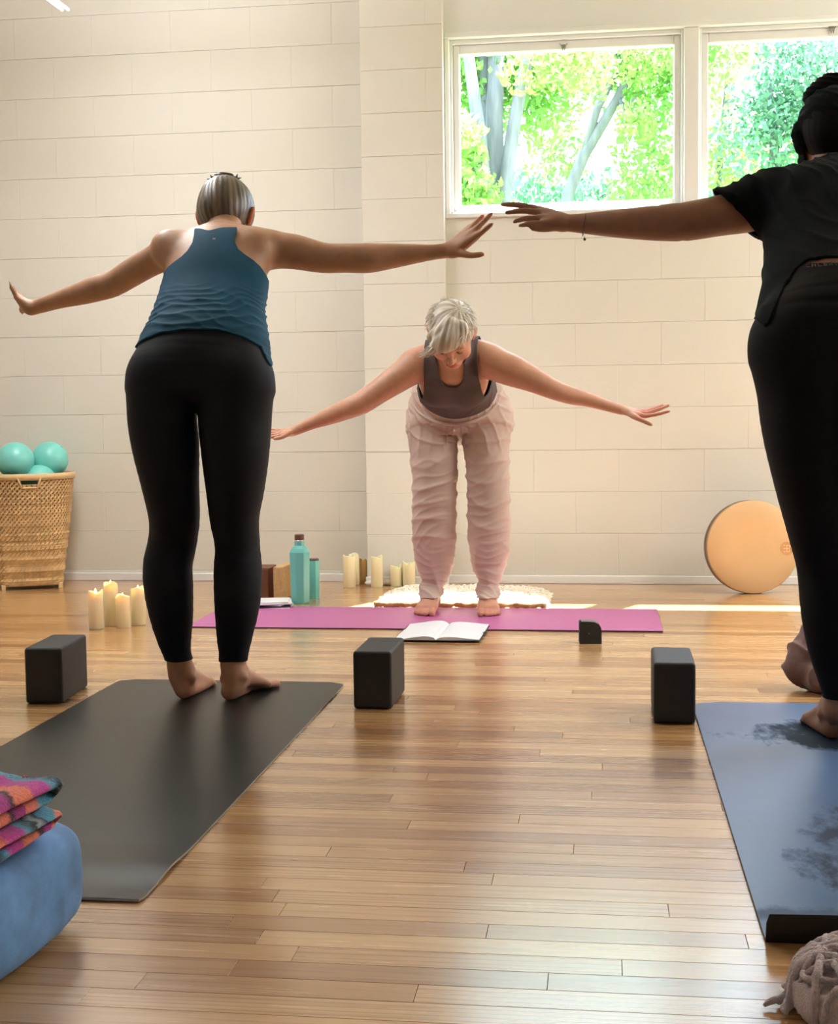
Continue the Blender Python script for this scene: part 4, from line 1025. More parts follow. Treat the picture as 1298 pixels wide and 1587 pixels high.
# fringed blanket (lower right)
M['yarn'] = mat('mauve_grey_chenille', (.62, .52, .55), .95, .25, 40, sheen=.4, bump=1.0, bscale=300); M['yarn_red'] = mat('red_yarn', (.50, .10, .06), .95, .2, 40)
def fringe():
    a = G(1290, 1587); c = np.array([a[0]+.062, a[1]+.02]); r = empty('fringed_blanket', (c[0], c[1], 0)); tag(r, 'mauve grey chenille blanket with thick knotted fringe at the lower right corner', 'blanket')
    Fh = Field((c[0]-.25, c[1]-.25, -.01), (c[0]+.35, c[1]+.30, .16), .006); Fh.ell((c[0]+.06, c[1]+.01, .03), (.17, .15, .055)); Fh.ell((c[0]+.10, c[1]+.03, .05), (.15, .13, .06))
    from_field('blanket_fold', Fh, M['yarn'], r, lambda V: .008*fold(V, (1, .4, .2), .05, 3))
    rr = random.Random(5)
    def surf(x, y):
        z = 0
        for (ex_, ey, ez, rx, ry, rz) in ((.06, .01, .03, .17, .15, .055), (.10, .03, .05, .15, .13, .06)):
            q = 1-((x-ex_)/rx)**2-((y-ey)/ry)**2
            if q > 0: z = max(z, ez+rz*math.sqrt(q))
        return max(z, .0)
    k = 0
    for i in range(150):
        a0 = rr.uniform(0, 6.28); rad = rr.random()**.6; x, y = .05+math.cos(a0)*.12*rad, .01+math.sin(a0)*.115*rad
        if i in (7, 30): x, y = {7: (-.045, -.02), 30: (.0, .05)}[i]
        hd = math.atan2(y-.0, x-.06)+rr.uniform(-1.3, 1.3)
        pts = []; R0 = rr.uniform(.0040, .0062); lift = R0*.9
        n = 8 if i in (7, 30) else 14; cur = rr.uniform(-9, 9)
        for j in range(n):
            hd += cur*.012+rr.uniform(-.2, .2); x += math.cos(hd)*.0062; y += math.sin(hd)*.0062
            pts.append((x, y, max(surf(x, y)+lift+(.010*math.sin(math.pi*j/n)), R0+.0008)))
        rad_ = [R0*(1+.16*math.sin(j*1.9+i)) for j in range(n)]; rad_[0] *= .6; rad_[-1] *= .55
        bm = bmesh.new(); add_tube(bm, pts, rad_, 8); o = obj('tassel', bm, M['yarn_red'] if i in (7, 30) else M['yarn'], r, True)
        if i in (7, 30): o['label'] = 'red yarn tassel'
fringe()

# ------------------------------------------------------------------ people
def dirn(v): v = np.array(v, float); return v/np.linalg.norm(v)
M['skin_tan'] = skin_mat('tanned_skin', (.43, .235, .14)); M['skin_fair'] = skin_mat('warm_fair_skin', (.58, .30, .20)); M['skin_brown'] = skin_mat('deep_tan_skin', (.30, .15, .10))
M['navy'] = mat('black_navy_leggings', (.004, .0055, .011), .7, .15, 20, spec=.25, bump=.1, bscale=500)
M['black'] = mat('black_leggings', (.0025, .0025, .004), .75, .15, 20, spec=.2)
M['tshirt'] = mat('black_cotton', (.0035, .006, .008), .9, .2, 10, spec=.15, bump=.2, bscale=300)
M['tealtop'] = mat('petrol_blue_jersey', (.010, .070, .130), .8, .10, 12, spec=.25, bump=.2, bscale=600, vec=(1, 1, .3))
M['greytop'] = mat('dark_taupe_jersey', (.085, .062, .062), .8, .1, 12, bump=.2, bscale=500)
M['pants'] = mat('cream_cotton', (.74, .60, .53), .8, .05, 10, bump=.15, bscale=400, transl=.35)
M['mark_w'] = mat('pale_print', (.6, .65, .7), .5, 0); M['mark_g'] = mat('grey_print', (.05, .05, .055), .5, 0)

def person(name_label, loc):
    r = empty('person', loc); tag(r, name_label, 'person'); return r

# --- woman in the teal top, seen from behind
def woman_teal():
    r = person('woman seen from behind in a petrol blue racerback top and black leggings, arms out wide', (W(310, 1080, 3.66)[0], 3.66, 0))
    c = W(340, 600, 3.75); Fd = Field((c[0]-.75, 3.35, -.006), (c[0]+.92, 4.35, 1.62), .0048)
    # legs
    lk = [(200, 301, 640, 3.60, .10), (207, 306, 690, 3.60, .095), (222, 305.5, 748, 3.62, .088), (233, 307, 800, 3.64, .075), (232, 303, 838, 3.655, .062), (224, 296, 875, 3.645, .062), (225, 297, 910, 3.635, .062), (234, 297, 955, 3.64, .052), (247, 294, 994, 3.655, .040), (260, 294, 1024, 3.66, .034), (262, 293, 1045, 3.665, .034)]
    rk = [(309, 419, 640, 3.60, .10), (314, 415, 700, 3.60, .095), (321, 408, 752, 3.62, .088), (327, 399.5, 800, 3.64, .075), (335, 400.5, 845, 3.655, .062), (333, 404, 886, 3.645, .062), (334, 401, 933, 3.635, .058), (337, 390, 981, 3.645, .045), (342, 381, 1020, 3.66, .034), (345, 378, 1042, 3.665, .034)]
    top_l = KE(203, 300, 590, 3.62, .10); top_r = KE(318, 417, 590, 3.62, .10)
    Fd.chain([top_l]+[KE(*q) for q in lk], k=.006); Fd.chain([top_r]+[KE(*q) for q in rk], k=.010)
    # trunk
    tk = [(204, 417, 605, 3.625, .125), (207, 416, 575, 3.63, .135), (216, 415, 545, 3.65, .128), (230, 410, 515, 3.69, .112), (242, 405, 488, 3.73, .100), (250, 408, 462, 3.775, .097), (255, 412, 435, 3.82, .10), (262, 412, 408, 3.87, .098), (276, 404, 385, 3.915, .085), (292, 392, 370, 3.94, .06)]
    Fd.chain([KE(*q) for q in tk], k=.03, cap=.035)
    Fd.ell(W(258, 592, 3.57), (.088, .075, .085), k=.05); Fd.ell(W(365, 595, 3.57), (.090, .075, .085), k=.05)
    for x in (262, 398): Fd.ell(W(x, 385, 3.88), (.055, .05, .055), k=.05)      # shoulder blades
    # neck and shoulders
    Fd.chain([K(342, 385, 3.93, 30), K(346, 362, 3.97, 27), K(350, 335, 4.02, 25)], k=.03)
    Fd.chain([K(330, 378, 3.93, 20), K(290, 380, 3.92, 21), K(262, 388, 3.92, 23)], k=.03); Fd.chain([K(360, 375, 3.93, 20), K(395, 378, 3.92, 22), K(420, 383, 3.92, 24)], k=.03)
    # arms
    Fd.chain([K(262, 392, 3.92, 25), K(235, 405, 3.93, 22.5), K(205, 422, 3.96, 21.5), K(175, 440, 3.99, 20), K(150, 447, 4.0, 20), K(125, 455, 4.02, 17.5), K(95, 463.5, 4.04, 14), K(68, 472, 4.06, 12), K(50, 477, 4.07, 11.5)], k=.02)
    wl_ = W(46, 478, 4.07)
    kn = [W(26, 462, 4.12), W(25, 458, 4.10), W(25, 457, 4.075), W(26, 461, 4.05)]
    tp = [W(17, 434, 4.145), W(12, 427, 4.11), W(11, 429, 4.08), W(13, 437, 4.045)]
    hand(Fd, wl_, kn, tp, (W(34, 480, 4.12), W(29, 488, 4.145), W(21, 489, 4.16)), pr=.0140, palmk=.016)
    Fd.chain([K(422, 388, 3.92, 28), K(455, 390, 3.92, 27), K(500, 399.5, 3.93, 23.5), K(535, 400, 3.94, 22.5), K(570, 400, 3.95, 23), K(605, 397, 3.97, 19.5), K(640, 393.5, 3.98, 15.5), K(670, 391, 3.99, 12), K(695, 388, 4.0, 11.5)], k=.02)
    kn = [W(744, 362, 3.965), W(739, 354, 3.985), W(733, 351, 4.01), W(727, 353, 4.03)]
    tp = [W(762, 347, 3.95), W(761, 331.5, 3.975), W(748, 334.5, 4.02), W(741, 341, 4.05)]
    hand(Fd, W(700, 388, 4.0), kn, tp, (W(716, 393, 3.97), W(731, 396, 3.955), W(748, 394, 3.95)), pr=.0150, palmk=.018, rf=.0082)
    # feet
    foot(Fd, G(273, 1090), G(325, 1060), W(278, 1030, 3.66), -1, sc=.98)
    foot(Fd, G(348, 1092), G(420, 1065), W(361, 1030, 3.66), 1, sc=.98)
    # head
    hc = W(351, 336, 4.06); R = frame((.05, 1, -.62), (0.02, .4, 1)); P = head(Fd, hc, R, 1.04, True)
    V, f = Fd.mesh(); V[:, 2] = np.maximum(V[:, 2], .0058)
    col = np.ones((len(V), 3)); L = (V-hc) @ R; ear = (np.abs(L[:, 0]) > .068) & (np.abs(L[:, 1]) < .035) & (np.abs(L[:, 2]) < .035); col[ear] = (1.15, .62, .55)
    hand_m = (V[:, 0] > W(690, 388, 4)[0]) | (V[:, 0] < W(48, 478, 4.1)[0]); col[hand_m] *= (1.08, 1.0, 1.0); ft = V[:, 2] < .1; col[ft] *= (1.05, .98, 1.05)
    add_mesh('body', V, f, M['skin_tan'], r, col)
    # leggings
    V, f = Fd.mesh(-.0) if False else Fd.mesh(.0034)
    zl = W(275, 1022, 3.66)[2]; ztop = W(310, 505, 3.65)[2]
    g = np.minimum(ztop+.02-V[:, 2]-(V[:, 1]-3.63)*.5, V[:, 2]-(zl-.02*(V[:, 0]-W(277, 1022, 3.66)[0])*0+.015*np.sin(V[:, 0]*60)*.1))
    N = vnorm(V, f); V = V+N*(.0008*fold(V, (0, .1, 1), .05, 3)*(V[:, 2] < .5))[:, None]
    v2, f2 = clip(V, f, g, .003); add_mesh('leggings', v2, f2, M['navy'], r)
    # racerback top
    V, f = Fd.mesh(.0065)
    LC = [(301, 340), (301, 355), (300.5, 365), (298, 376), (291, 388), (281, 398), (270, 406), (260, 414), (254, 425), (250, 440), (200, 520), (150, 600)]
    RC = [(368, 340), (367, 355), (364, 366), (364, 376), (369, 386), (380, 395), (392, 403), (403, 413), (412, 426), (418, 440), (440, 500), (480, 600)]
    vx, vy = proj(V); gl_ = (vx-np.interp(vy, [p[1] for p in LC], [p[0] for p in LC]))*.0019; gr_ = (np.interp(vy, [p[1] for p in RC], [p[0] for p in RC])-vx)*.0019
    hx = [W(x, y, 3.58)[0] for x, y in ((200, 540), (222, 528), (260, 516), (300, 511), (345, 512), (380, 522), (402, 536), (417, 562), (430, 585))]; hz_ = [W(x, y, 3.58)[2] for x, y in ((200, 540), (222, 528), (260, 516), (300, 511), (345, 512), (380, 522), (402, 536), (417, 562), (430, 585))]
    gh = V[:, 2]-np.interp(V[:, 0], hx, hz_)
    zt_ = W(335, 358.5, 3.91)[2]; mid = W(336, 355, 3.91)[0]; scoop = .010*np.exp(-((V[:, 0]-mid-.004)/.025)**2)
    front = V[:, 1] > 4.00
    gt = zt_-scoop-V[:, 2]-np.maximum(V[:, 1]-3.97, 0)*.8
    g = np.minimum.reduce([gl_, gr_, gh, gt])
    N = vnorm(V, f); low = np.clip((W(330, 440, 3.75)[2]-V[:, 2])/.06, 0, 1); hi_ = 1-np.clip((W(330, 500, 3.68)[2]-V[:, 2])/.05, 0, 1)*.6
    V = V+N*(low*hi_*(.0036*fold(V, (-.10, .10, 1), .024, 11, .5, 1.6)+.0026*fold(V, (.25, .10, 1), .045, 12, .8, 1.8))+.001)[:, None]
    v2, f2 = clip(V, f, g, .005); tp_ = add_mesh('racerback_top', v2, f2, M['tealtop'], r)
    q = on_surface(v2, 331.5, 370, .0025); bm = bmesh.new()
    add_box(bm, (q[0]-.0045, q[1]-.001, q[2]-.0020), (q[0]+.0045, q[1]+.001, q[2]+.0020), .0005)
    obj('small_label', bm, M['mark_w'], r, local=False)
    # --
    # hair
    Fh = Field(hc-.17, hc+.17, .004)
    def Lp(x, y, z): return hc+R@np.array([x, y, z])
    Fh.ell(Lp(0, -.014, .022), (.084, .105, .093), R); Fh.ell(Lp(0, -.05, -.025), (.066, .060, .058), R, k=.03)
    bun = W(348, 279, 4.09)
    Bl = R.T@(bun-hc); Bl /= np.linalg.norm(Bl); e1 = np.cross(Bl, [0, 0, 1.0]); e1 /= np.linalg.norm(e1); e2 = np.cross(Bl, e1)
    def flow(V): q = (V-hc)@R; return np.arctan2(q@e2, q@e1)
    def g(V): q = (V-hc)@R; return q[:, 2]-.62*q[:, 1]+.034 + .018*np.clip((np.abs(q[:, 0])-.05)/.03, 0, 1)*0 
    h = hair_mesh('hair', Fh, 0, g, flow, r, M['hair_ash'], .0013, 36, 1)
    Fb = Field(bun-.08, bun+.08, .003); Fb.chain([tuple(bun+np.array([-.040, 0, -.004]))+(.010,), tuple(bun+np.array([-.015, -.012, .006]))+(.014,), tuple(bun+np.array([.012, -.010, .008]))+(.013,), tuple(bun+np.array([.034, 0, -.002]))+(.010,)], k=.01); Fb.chain([tuple(bun+np.array([-.03, .012, -.006]))+(.013,), tuple(bun+np.array([.03, .014, -.004]))+(.013,)], k=.01)
    V, f = Fb.mesh(); V = V+vnorm(V, f)*(.0016*np.sin(V[:, 2]*900+V[:, 0]*120))[:, None]; add_mesh('hair_bun', V, f, M['hair_ash'], r, np.full((len(V), 3), .25))
    bm = bmesh.new()
    for s_ in (-1, 1):
        for dx, dz in ((0, .016), (.012, .004), (.010, -.008)): add_tube(bm, [tuple(bun+np.array([s_*.034, -.004, -.004])), tuple(bun+np.array([s_*(.040+dx*.4), -.006, dz*.6])), tuple(bun+np.array([s_*(.042+dx), -.006, dz]))], [.004, .003, .001], 6)
    obj('hair_claw', bm, M['claw'], r, local=False)
M['hair_ash'] = hair_mat('ash_blonde_hair', (.060, .048, .038), (.17, .13, .09)); M['claw'] = mat('dark_claw_clip', (.03, .018, .012), .3, .2)
M['hair_silver'] = hair_mat('silver_blonde_hair', (.32, .27, .21), (.68, .62, .53), .5); M['hair_black'] = hair_mat('black_hair', (.003, .0025, .0025), (.0045, .004, .0035), .7, .12)
woman_teal()

# --- the teacher, bending towards the camera
def teacher():
    r = person('silver haired teacher bending forward on the magenta mat with arms spread, cream trousers', (W(709, 940, 5.35)[0], 5.35, 0))
    c = W(705, 700, 5.2); Fd = Field((c[0]-.80, 4.72, 0), (c[0]+.88, 5.68, 1.27), .0048)
    yf = G(658, 958)[1]; YA = yf+.18
    ank_l, ank_r = W(665, 926, YA), W(756, 926, YA)
    Fd.chain([K(668, 670, 5.43, 34), K(668, 740, 5.42, 27), K(674, 800, 5.40, 20), K(672, 850, 5.42, 18), K(667, 900, YA+.02, 11.5), tuple(ank_l)+(.032,)], k=.02)
    Fd.chain([K(752, 670, 5.43, 34), K(754, 740, 5.42, 27), K(754, 800, 5.40, 20), K(756, 850, 5.42, 18), K(757, 900, YA+.02, 11.5), tuple(ank_r)+(.032,)], k=.02)
    foot(Fd, W(672, 935, YA+.05)*np.array([1, 1, 0]), G(651, 961), ank_l, -1, L=.225, sc=1.12)
    foot(Fd, W(757, 935, YA+.05)*np.array([1, 1, 0]), G(757, 961), ank_r, 1, L=.225, sc=1.12)
    Fd.chain([KE(648, 776, 655, 5.43, .12), KE(650, 772, 635, 5.42, .12), KE(652, 765, 610, 5.33, .11), KE(655, 760, 592, 5.24, .105), KE(651, 758, 580, 5.15, .108), KE(648, 757, 567, 5.08, .105), KE(655, 748, 556, 5.02, .085)], k=.03, cap=.04)
    for x in (676, 728): Fd.ell(W(x, 603, 5.10), (.055, .06, .055), k=.04)
    Fd.chain([K(700, 556, 5.03, 28), K(699, 540, 4.97, 25), K(698, 525, 4.92, 23)], k=.03)
    Fd.chain([K(690, 552, 5.04, 20), K(660, 556, 5.05, 22), K(642, 566, 5.05, 24)], k=.03); Fd.chain([K(712, 548, 5.04, 20), K(740, 548, 5.05, 22), K(758, 556, 5.05, 24)], k=.03)
    Fd.chain([K(642, 568, 5.04, 25), K(618, 585, 5.03, 22.5), K(590, 604, 5.02, 19.5), K(562, 623, 5.01, 18), K(545, 631, 5.01, 16.5), K(515, 643, 5.03, 14), K(485, 655, 5.04, 10), K(458, 667, 5.05, 7.8)], k=.02)
    kn = [W(434, 668, 5.08), W(433, 671, 5.06), W(433, 673, 5.035), W(435, 675, 5.01)]; tp = [W(407, 662, 5.11), W(402, 668, 5.07), W(402, 675, 5.03), W(409, 679, 4.99)]
    hand(Fd, W(452, 669, 5.05), kn, tp, (W(446, 672, 5.00), W(436, 678, 4.975), W(424, 680, 4.965)), rf=.0076, pr=.012)
    Fd.chain([K(757, 561, 5.04, 26), K(790, 573, 5.03, 25), K(825, 588, 5.02, 20), K(858, 604, 5.01, 15.5), K(885, 613, 5.02, 14), K(910, 619, 5.03, 11.5), K(938, 628, 5.04, 9), K(962, 635, 5.05, 8)], k=.02)
    kn = [W(1000, 645, 5.00), W(1000, 641, 5.03), W(998, 638, 5.06), W(994, 637, 5.085)]; tp = [W(1037, 637, 4.97), W(1036, 628, 5.04), W(1027, 627.5, 5.09), W(1016, 630, 5.13)]
    hand(Fd, W(968, 636, 5.05), kn, tp, (W(981, 645, 5.0), W(995, 652, 4.985), W(1009, 658.5, 4.975)), rf=.0074, pr=.0115, lift=(0, 0, -.002))
    hc = W(700, 517, 4.885); R = frame((.02, -1, -1.22), (-.10, -1.0, .8)); R = R@np.array(Matrix.Rotation(-.10, 3, 'Y'))
    P = head(Fd, hc, R, 1.02, True)
    V, f = Fd.mesh(); V[:, 2] = np.maximum(V[:, 2], .0058)
    L = ((V-hc)@R)/1.02; col = np.ones((len(V), 3))
    lips = (np.abs(L[:, 0]) < .024-np.abs(L[:, 2]+.0655)*.8) & (np.abs(L[:, 2]+.0655) < .0095) & (L[:, 1] > .082); col[lips] = (.85, .38, .40)
    br = (np.abs(np.abs(L[:, 0])-.032) < .018) & (np.abs(L[:, 2]-.017+np.abs(np.abs(L[:, 0])-.03)*.25) < .0032) & (L[:, 1] > .05); col[br] = (.42, .36, .33)
    cheek = np.exp(-((np.abs(L[:, 0])-.04)**2+(L[:, 2]+.035)**2)/.0003)*(L[:, 1] > .02); col *= 1-cheek[:, None]*np.array([0, .18, .15]); hd_ = (V[:, 0] > W(985, 640, 5)[0]) | (V[:, 2] < .04); col[hd_] *= (1.02, .86, .9)
    ls = (np.abs(np.abs(L[:, 0])-.031) < .0135) & (np.abs(L[:, 2]+.0085+((np.abs(L[:, 0])-.031)/.0135)**2*-.003) < .0018) & (L[:, 1] > .06); col[ls] = (.12, .08, .08)
    body = add_mesh('body', V, f, M['skin_fair'], r, col)
    # eyelashes as fine tufts
    bm = bmesh.new()
    for x in (-1, 1):
        pts = [hc+R@(1.02*np.array([x*.031+dx, .0862-abs(dx)*abs(dx)*45, -.0105+abs(dx)*.12])) for dx in np.linspace(-.011, .011, 7)]; add_tube(bm, pts, .0011, 5)
    obj('eyelashes', bm, M['wick'], r, local=False)
    # tank top
    V, f = Fd.mesh(.0125)
    sx = V[:, 0]-W(702, 560, 5.05)[0]; s_ = SCL((0, 5.05, 1))
    # position along the trunk: from hips (0) to the neck (1)
    a_ = W(708, 612, 5.34); b_ = W(700, 556, 5.02); ax = b_-a_; t_ = (V-a_)@ax/(ax@ax); perp = (V-a_)-t_[:, None]*ax
    front = perp[:, 2]+perp[:, 1]*.0
    hwid = np.interp(t_, [0, .3, .52, .7, .85, 1.0, 1.2], [.4, .4, .150, .118, .106, .100, .098])
    neck = np.interp(t_, [.92, .935, .96, 1.02, 1.1, 1.3], [0.0, .020, .032, .043, .050, .060]); isfront = V[:, 2] < (W(700, 540, 4.97)[2])
    nk = np.where(t_ > .92, np.abs(sx)-neck, .1)
    g = np.minimum.reduce([hwid-np.abs(sx+.002), t_-.13, 1.22-t_, nk])
    g = np.where(np.abs(sx) > .24, -.1, g)
    V = V+vnorm(V, f)*(.004*fold(V, (.1, .8, .6), .05, 21)*np.clip(1-t_*1.3, 0, 1)+.0005)[:, None]
    v2, f2 = clip(V, f, g, .004); add_mesh('tank_top', v2, f2, M['greytop'], r)
    # loose trousers
    Fp = Field((c[0]-.80, 4.72, 0), (c[0]+.88, 5.68, 1.27), .0048); Fp.F = Fd.F-np.float32(.005)
    lk = [(630, 706, 660, 5.43, .105), (636, 709, 690, 5.42, .10), (639, 708, 740, 5.41, .092), (638.5, 706.5, 790, 5.40, .085), (639, 706, 836, 5.40, .085), (643, 703, 870, 5.41, .078), (652, 693, 897, YA+.01, .060), (657, 680, 912, YA, .044), (656, 677, 921, YA, .036)]
    rk = [(717, 792, 660, 5.43, .105), (718, 789, 690, 5.42, .10), (723, 789, 740, 5.41, .092), (724, 790, 790, 5.40, .085), (725, 790, 836, 5.40, .085), (731, 786, 870, 5.41, .078), (740, 779, 892, YA+.01, .060), (747, 771, 909, YA, .044), (749, 769, 920, YA, .036)]
    Fp.chain([KE(632, 705, 645, 5.43, .105)]+[KE(*q) for q in lk], k=.006, cap=.006); Fp.chain([KE(715, 792, 645, 5.43, .105)]+[KE(*q) for q in rk], k=.006, cap=.006)
    Fp.chain([KE(630, 794, 667, 5.415, .135), KE(629, 795, 650, 5.43, .145), KE(634, 786, 622, 5.415, .135), KE(642, 776, 600, 5.36, .118)], k=.008, cap=.022)
    for x in (675, 747): Fp.ell(W(x, 640, 5.50), (.10, .10, .10), k=.05)
    V, f = Fp.mesh(); N = vnorm(V, f); zc = W(700, 690, 5.4)[2]; zk = W(700, 830, 5.4)[2]
    th_ = np.clip((zc-V[:, 2])/.05, 0, 1); up_ = 1-th_; low = np.clip((zk-V[:, 2])/.08, 0, 1)
    side = np.sign(V[:, 0]-W(713, 700, 5.4)[0])
    d = th_*(1-low)*(.0065*fold(V, (.30, .12, 1), .085, 31, .7, 1.6)+.0035*fold(V, (-.45, .1, 1), .050, 33, .9, 2.0))+low*(.009*fold(V, (.9, .2, .30), .070, 35, .8, 1.6)+.004*fold(V, (.2, 0, 1), .03, 36))+up_*(.006*fold(V, (.25, 0, 1), .060, 37, .8)+.005*fold(V, (1, 0, .25), .045, 39, .6))
    d = d-.0015; V = V+N*d[:, None]
    zh_ = W(665, 921, YA)[2]; Vb = V
    wst = a_+(b_-a_)*.08; tt = (V-a_)@ax/(ax@ax)
    g = np.minimum(V[:, 2]-(zh_-.002), .32-tt); v2, f2 = clip(V, f, g, .006); tr_ = add_mesh('trousers', v2, f2, M['pants'], r)
    v2 = np.array(v2)
    def on(px, py, lift=.003):
        best = np.inf; d_ = ray(px, py); q = v2-CP; t0 = q@d_/(d_@d_); dist = np.linalg.norm(q-t0[:, None]*d_, axis=1); m_ = dist < .007; k = np.argmin(np.where(m_, t0, 1e9)); return CP+d_*t0[k]-d_/np.linalg.norm(d_)*lift
    bm = bmesh.new()
    for pts in ([(698, 655), (694, 664), (692, 674), (693, 684), (692, 690)], [(712, 655), (719, 660), (724, 666)], [(706, 656), (700, 668), (693, 672)], [(714, 657), (715, 664), (716, 672)]): add_tube(bm, [tuple(on(*p)) for p in pts], .0022, 6)
    obj('drawstring', bm, M['pants'], r, True, local=False)
    # waistband roll
    pts = [on(x, y, .002) for x, y in ((641, 628), (651, 641), (666, 650), (685, 656), (706, 658), (727, 655), (745, 648), (760, 637), (771, 624))]
    bm = bmesh.new(); add_tube(bm, catmull(np.array(pts), 4), .0065, 8); obj('waistband', bm, M['pants'], r, True, local=False)
    # ankle cuffs
    for (l_, r_, y_) in ((657, 679, 915), (747, 770, 915)):
        p = W((l_+r_)/2, y_, YA); ra = (r_-l_)/2*SCL(p)
        bm = bmesh.new(); add_lathe(bm, [(ra*.98, -.010), (ra*1.08, -.008), (ra*1.10, 0), (ra*1.06, .010), (ra*.98, .012)], 36, lambda i, a, rr, z: (rr*(1+.03*math.sin(a*14)), z))
        bmesh.ops.transform(bm, matrix=Matrix.Translation(p), verts=bm.verts); obj('cuff', bm, M['pants'], r, True, local=False)
    # hair
    Fh = Field(hc-.19, hc+.19, .004)
    def Lp(x, y, z): return tuple(hc+R@(1.02*np.array([x, y, z])))
    Fh.ell(Lp(0, -.012, .026), (.082, .102, .090), R); Fh.ell(Lp(0, -.05, -.02), (.066, .060, .060), R, k=.03)
    V0 = []
    for (p0, p1, p2, p3, ra) in (((.045, .05, .095), (.005, .092, .075), (-.035, .098, .045), (-.054, .086, .016), .016), ((.05, .06, .085), (.015, .098, .060), (-.025, .105, .035), (-.046, .096, .004), .013), ((.02, .05, .10), (-.025, .085, .075), (-.055, .085, .04), (-.075, .070, .008), .016), ((.0, .04, .105), (-.04, .06, .08), (-.072, .05, .045), (-.084, .045, .012), .014), ((.055, .06, .075), (.03, .093, .055), (.005, .104, .038), (-.02, .106, .022), .010)):
        Fh.chain([Lp(-p[0], p[1], p[2])+(ra*q_,) for p, q_ in ((p0, 1), (p1, 1.05), (p2, .85), (p3, .35))], k=.018)
    cr = np.array([-.035, -.02, .11]); cr /= np.linalg.norm(cr); e1 = dirn(np.cross(cr, [0, 1, 0])); e2 = np.cross(cr, e1)
    def flow(V): q = (V-hc)@R; return np.arctan2(q@e2, q@e1)-q[:, 1]*2.5
    def g(V):
        q = ((V-hc)@R)/1.02; face = (q[:, 2]-.60*q[:, 1]+.022)
        sw = .05-np.maximum(np.abs(q[:, 0]+.02)-.02, 0)*0
        bang = np.where((q[:, 1] > .06) & (q[:, 2] > -.015) & (q[:, 0] > -.050-.5*(q[:, 2]+.0)), .02, -.1)
        return np.maximum(face, bang)
    hair_mesh('hair', Fh, 0, g, flow, r, M['hair_silver'], .0022, 30, 4)
    bm = bmesh.new(); rr = random.Random(2)
    for k in range(150):
        u = rr.random(); q0 = np.array([-.05+.11*u, .070+.02*rr.random(), .085-.045*u]); q3 = q0+np.array([.045+.02*rr.random(), .008+.006*rr.random(), -.045-.02*rr.random()]); q1_ = q0*.6+q3*.4+np.array([.002, .016, .006])
        add_tube(bm, [Lp(*q0), Lp(*q1_), Lp(*(q3*.8+q0*.2+np.array([0, .008, 0]))), Lp(*q3)], [.0016, .0016, .0012, .0004], 4)
    for k in range(120):
        a0 = rr.uniform(0, 6.28); d0 = np.array([math.cos(a0), math.sin(a0), rr.uniform(.1, 1.2)]); d0 /= np.linalg.norm(d0); p = d0*np.array([.083, .103, .091])+np.array([0, -.012, .026]); t0 = np.cross(np.cross(cr, d0), d0)*-1; t0 /= np.linalg.norm(t0)+1e-6
        add_tube(bm, [Lp(*(p-t0*.0)), Lp(*(p+t0*-.018+d0*.004)), Lp(*(p-t0*.034+d0*.006))], [.0014, .0012, .0003], 4)
    h2 = obj('hair_wisps', bm, M['hair_silver'], r, True, local=False); tag(h2, kind='stuff')
    a = h2.data.color_attributes.new('tint', 'FLOAT_COLOR', 'POINT'); a.data.foreach_set('color', np.tile([.8, .8, .8, 1], len(h2.data.vertices)).astype(np.float32))
teacher()

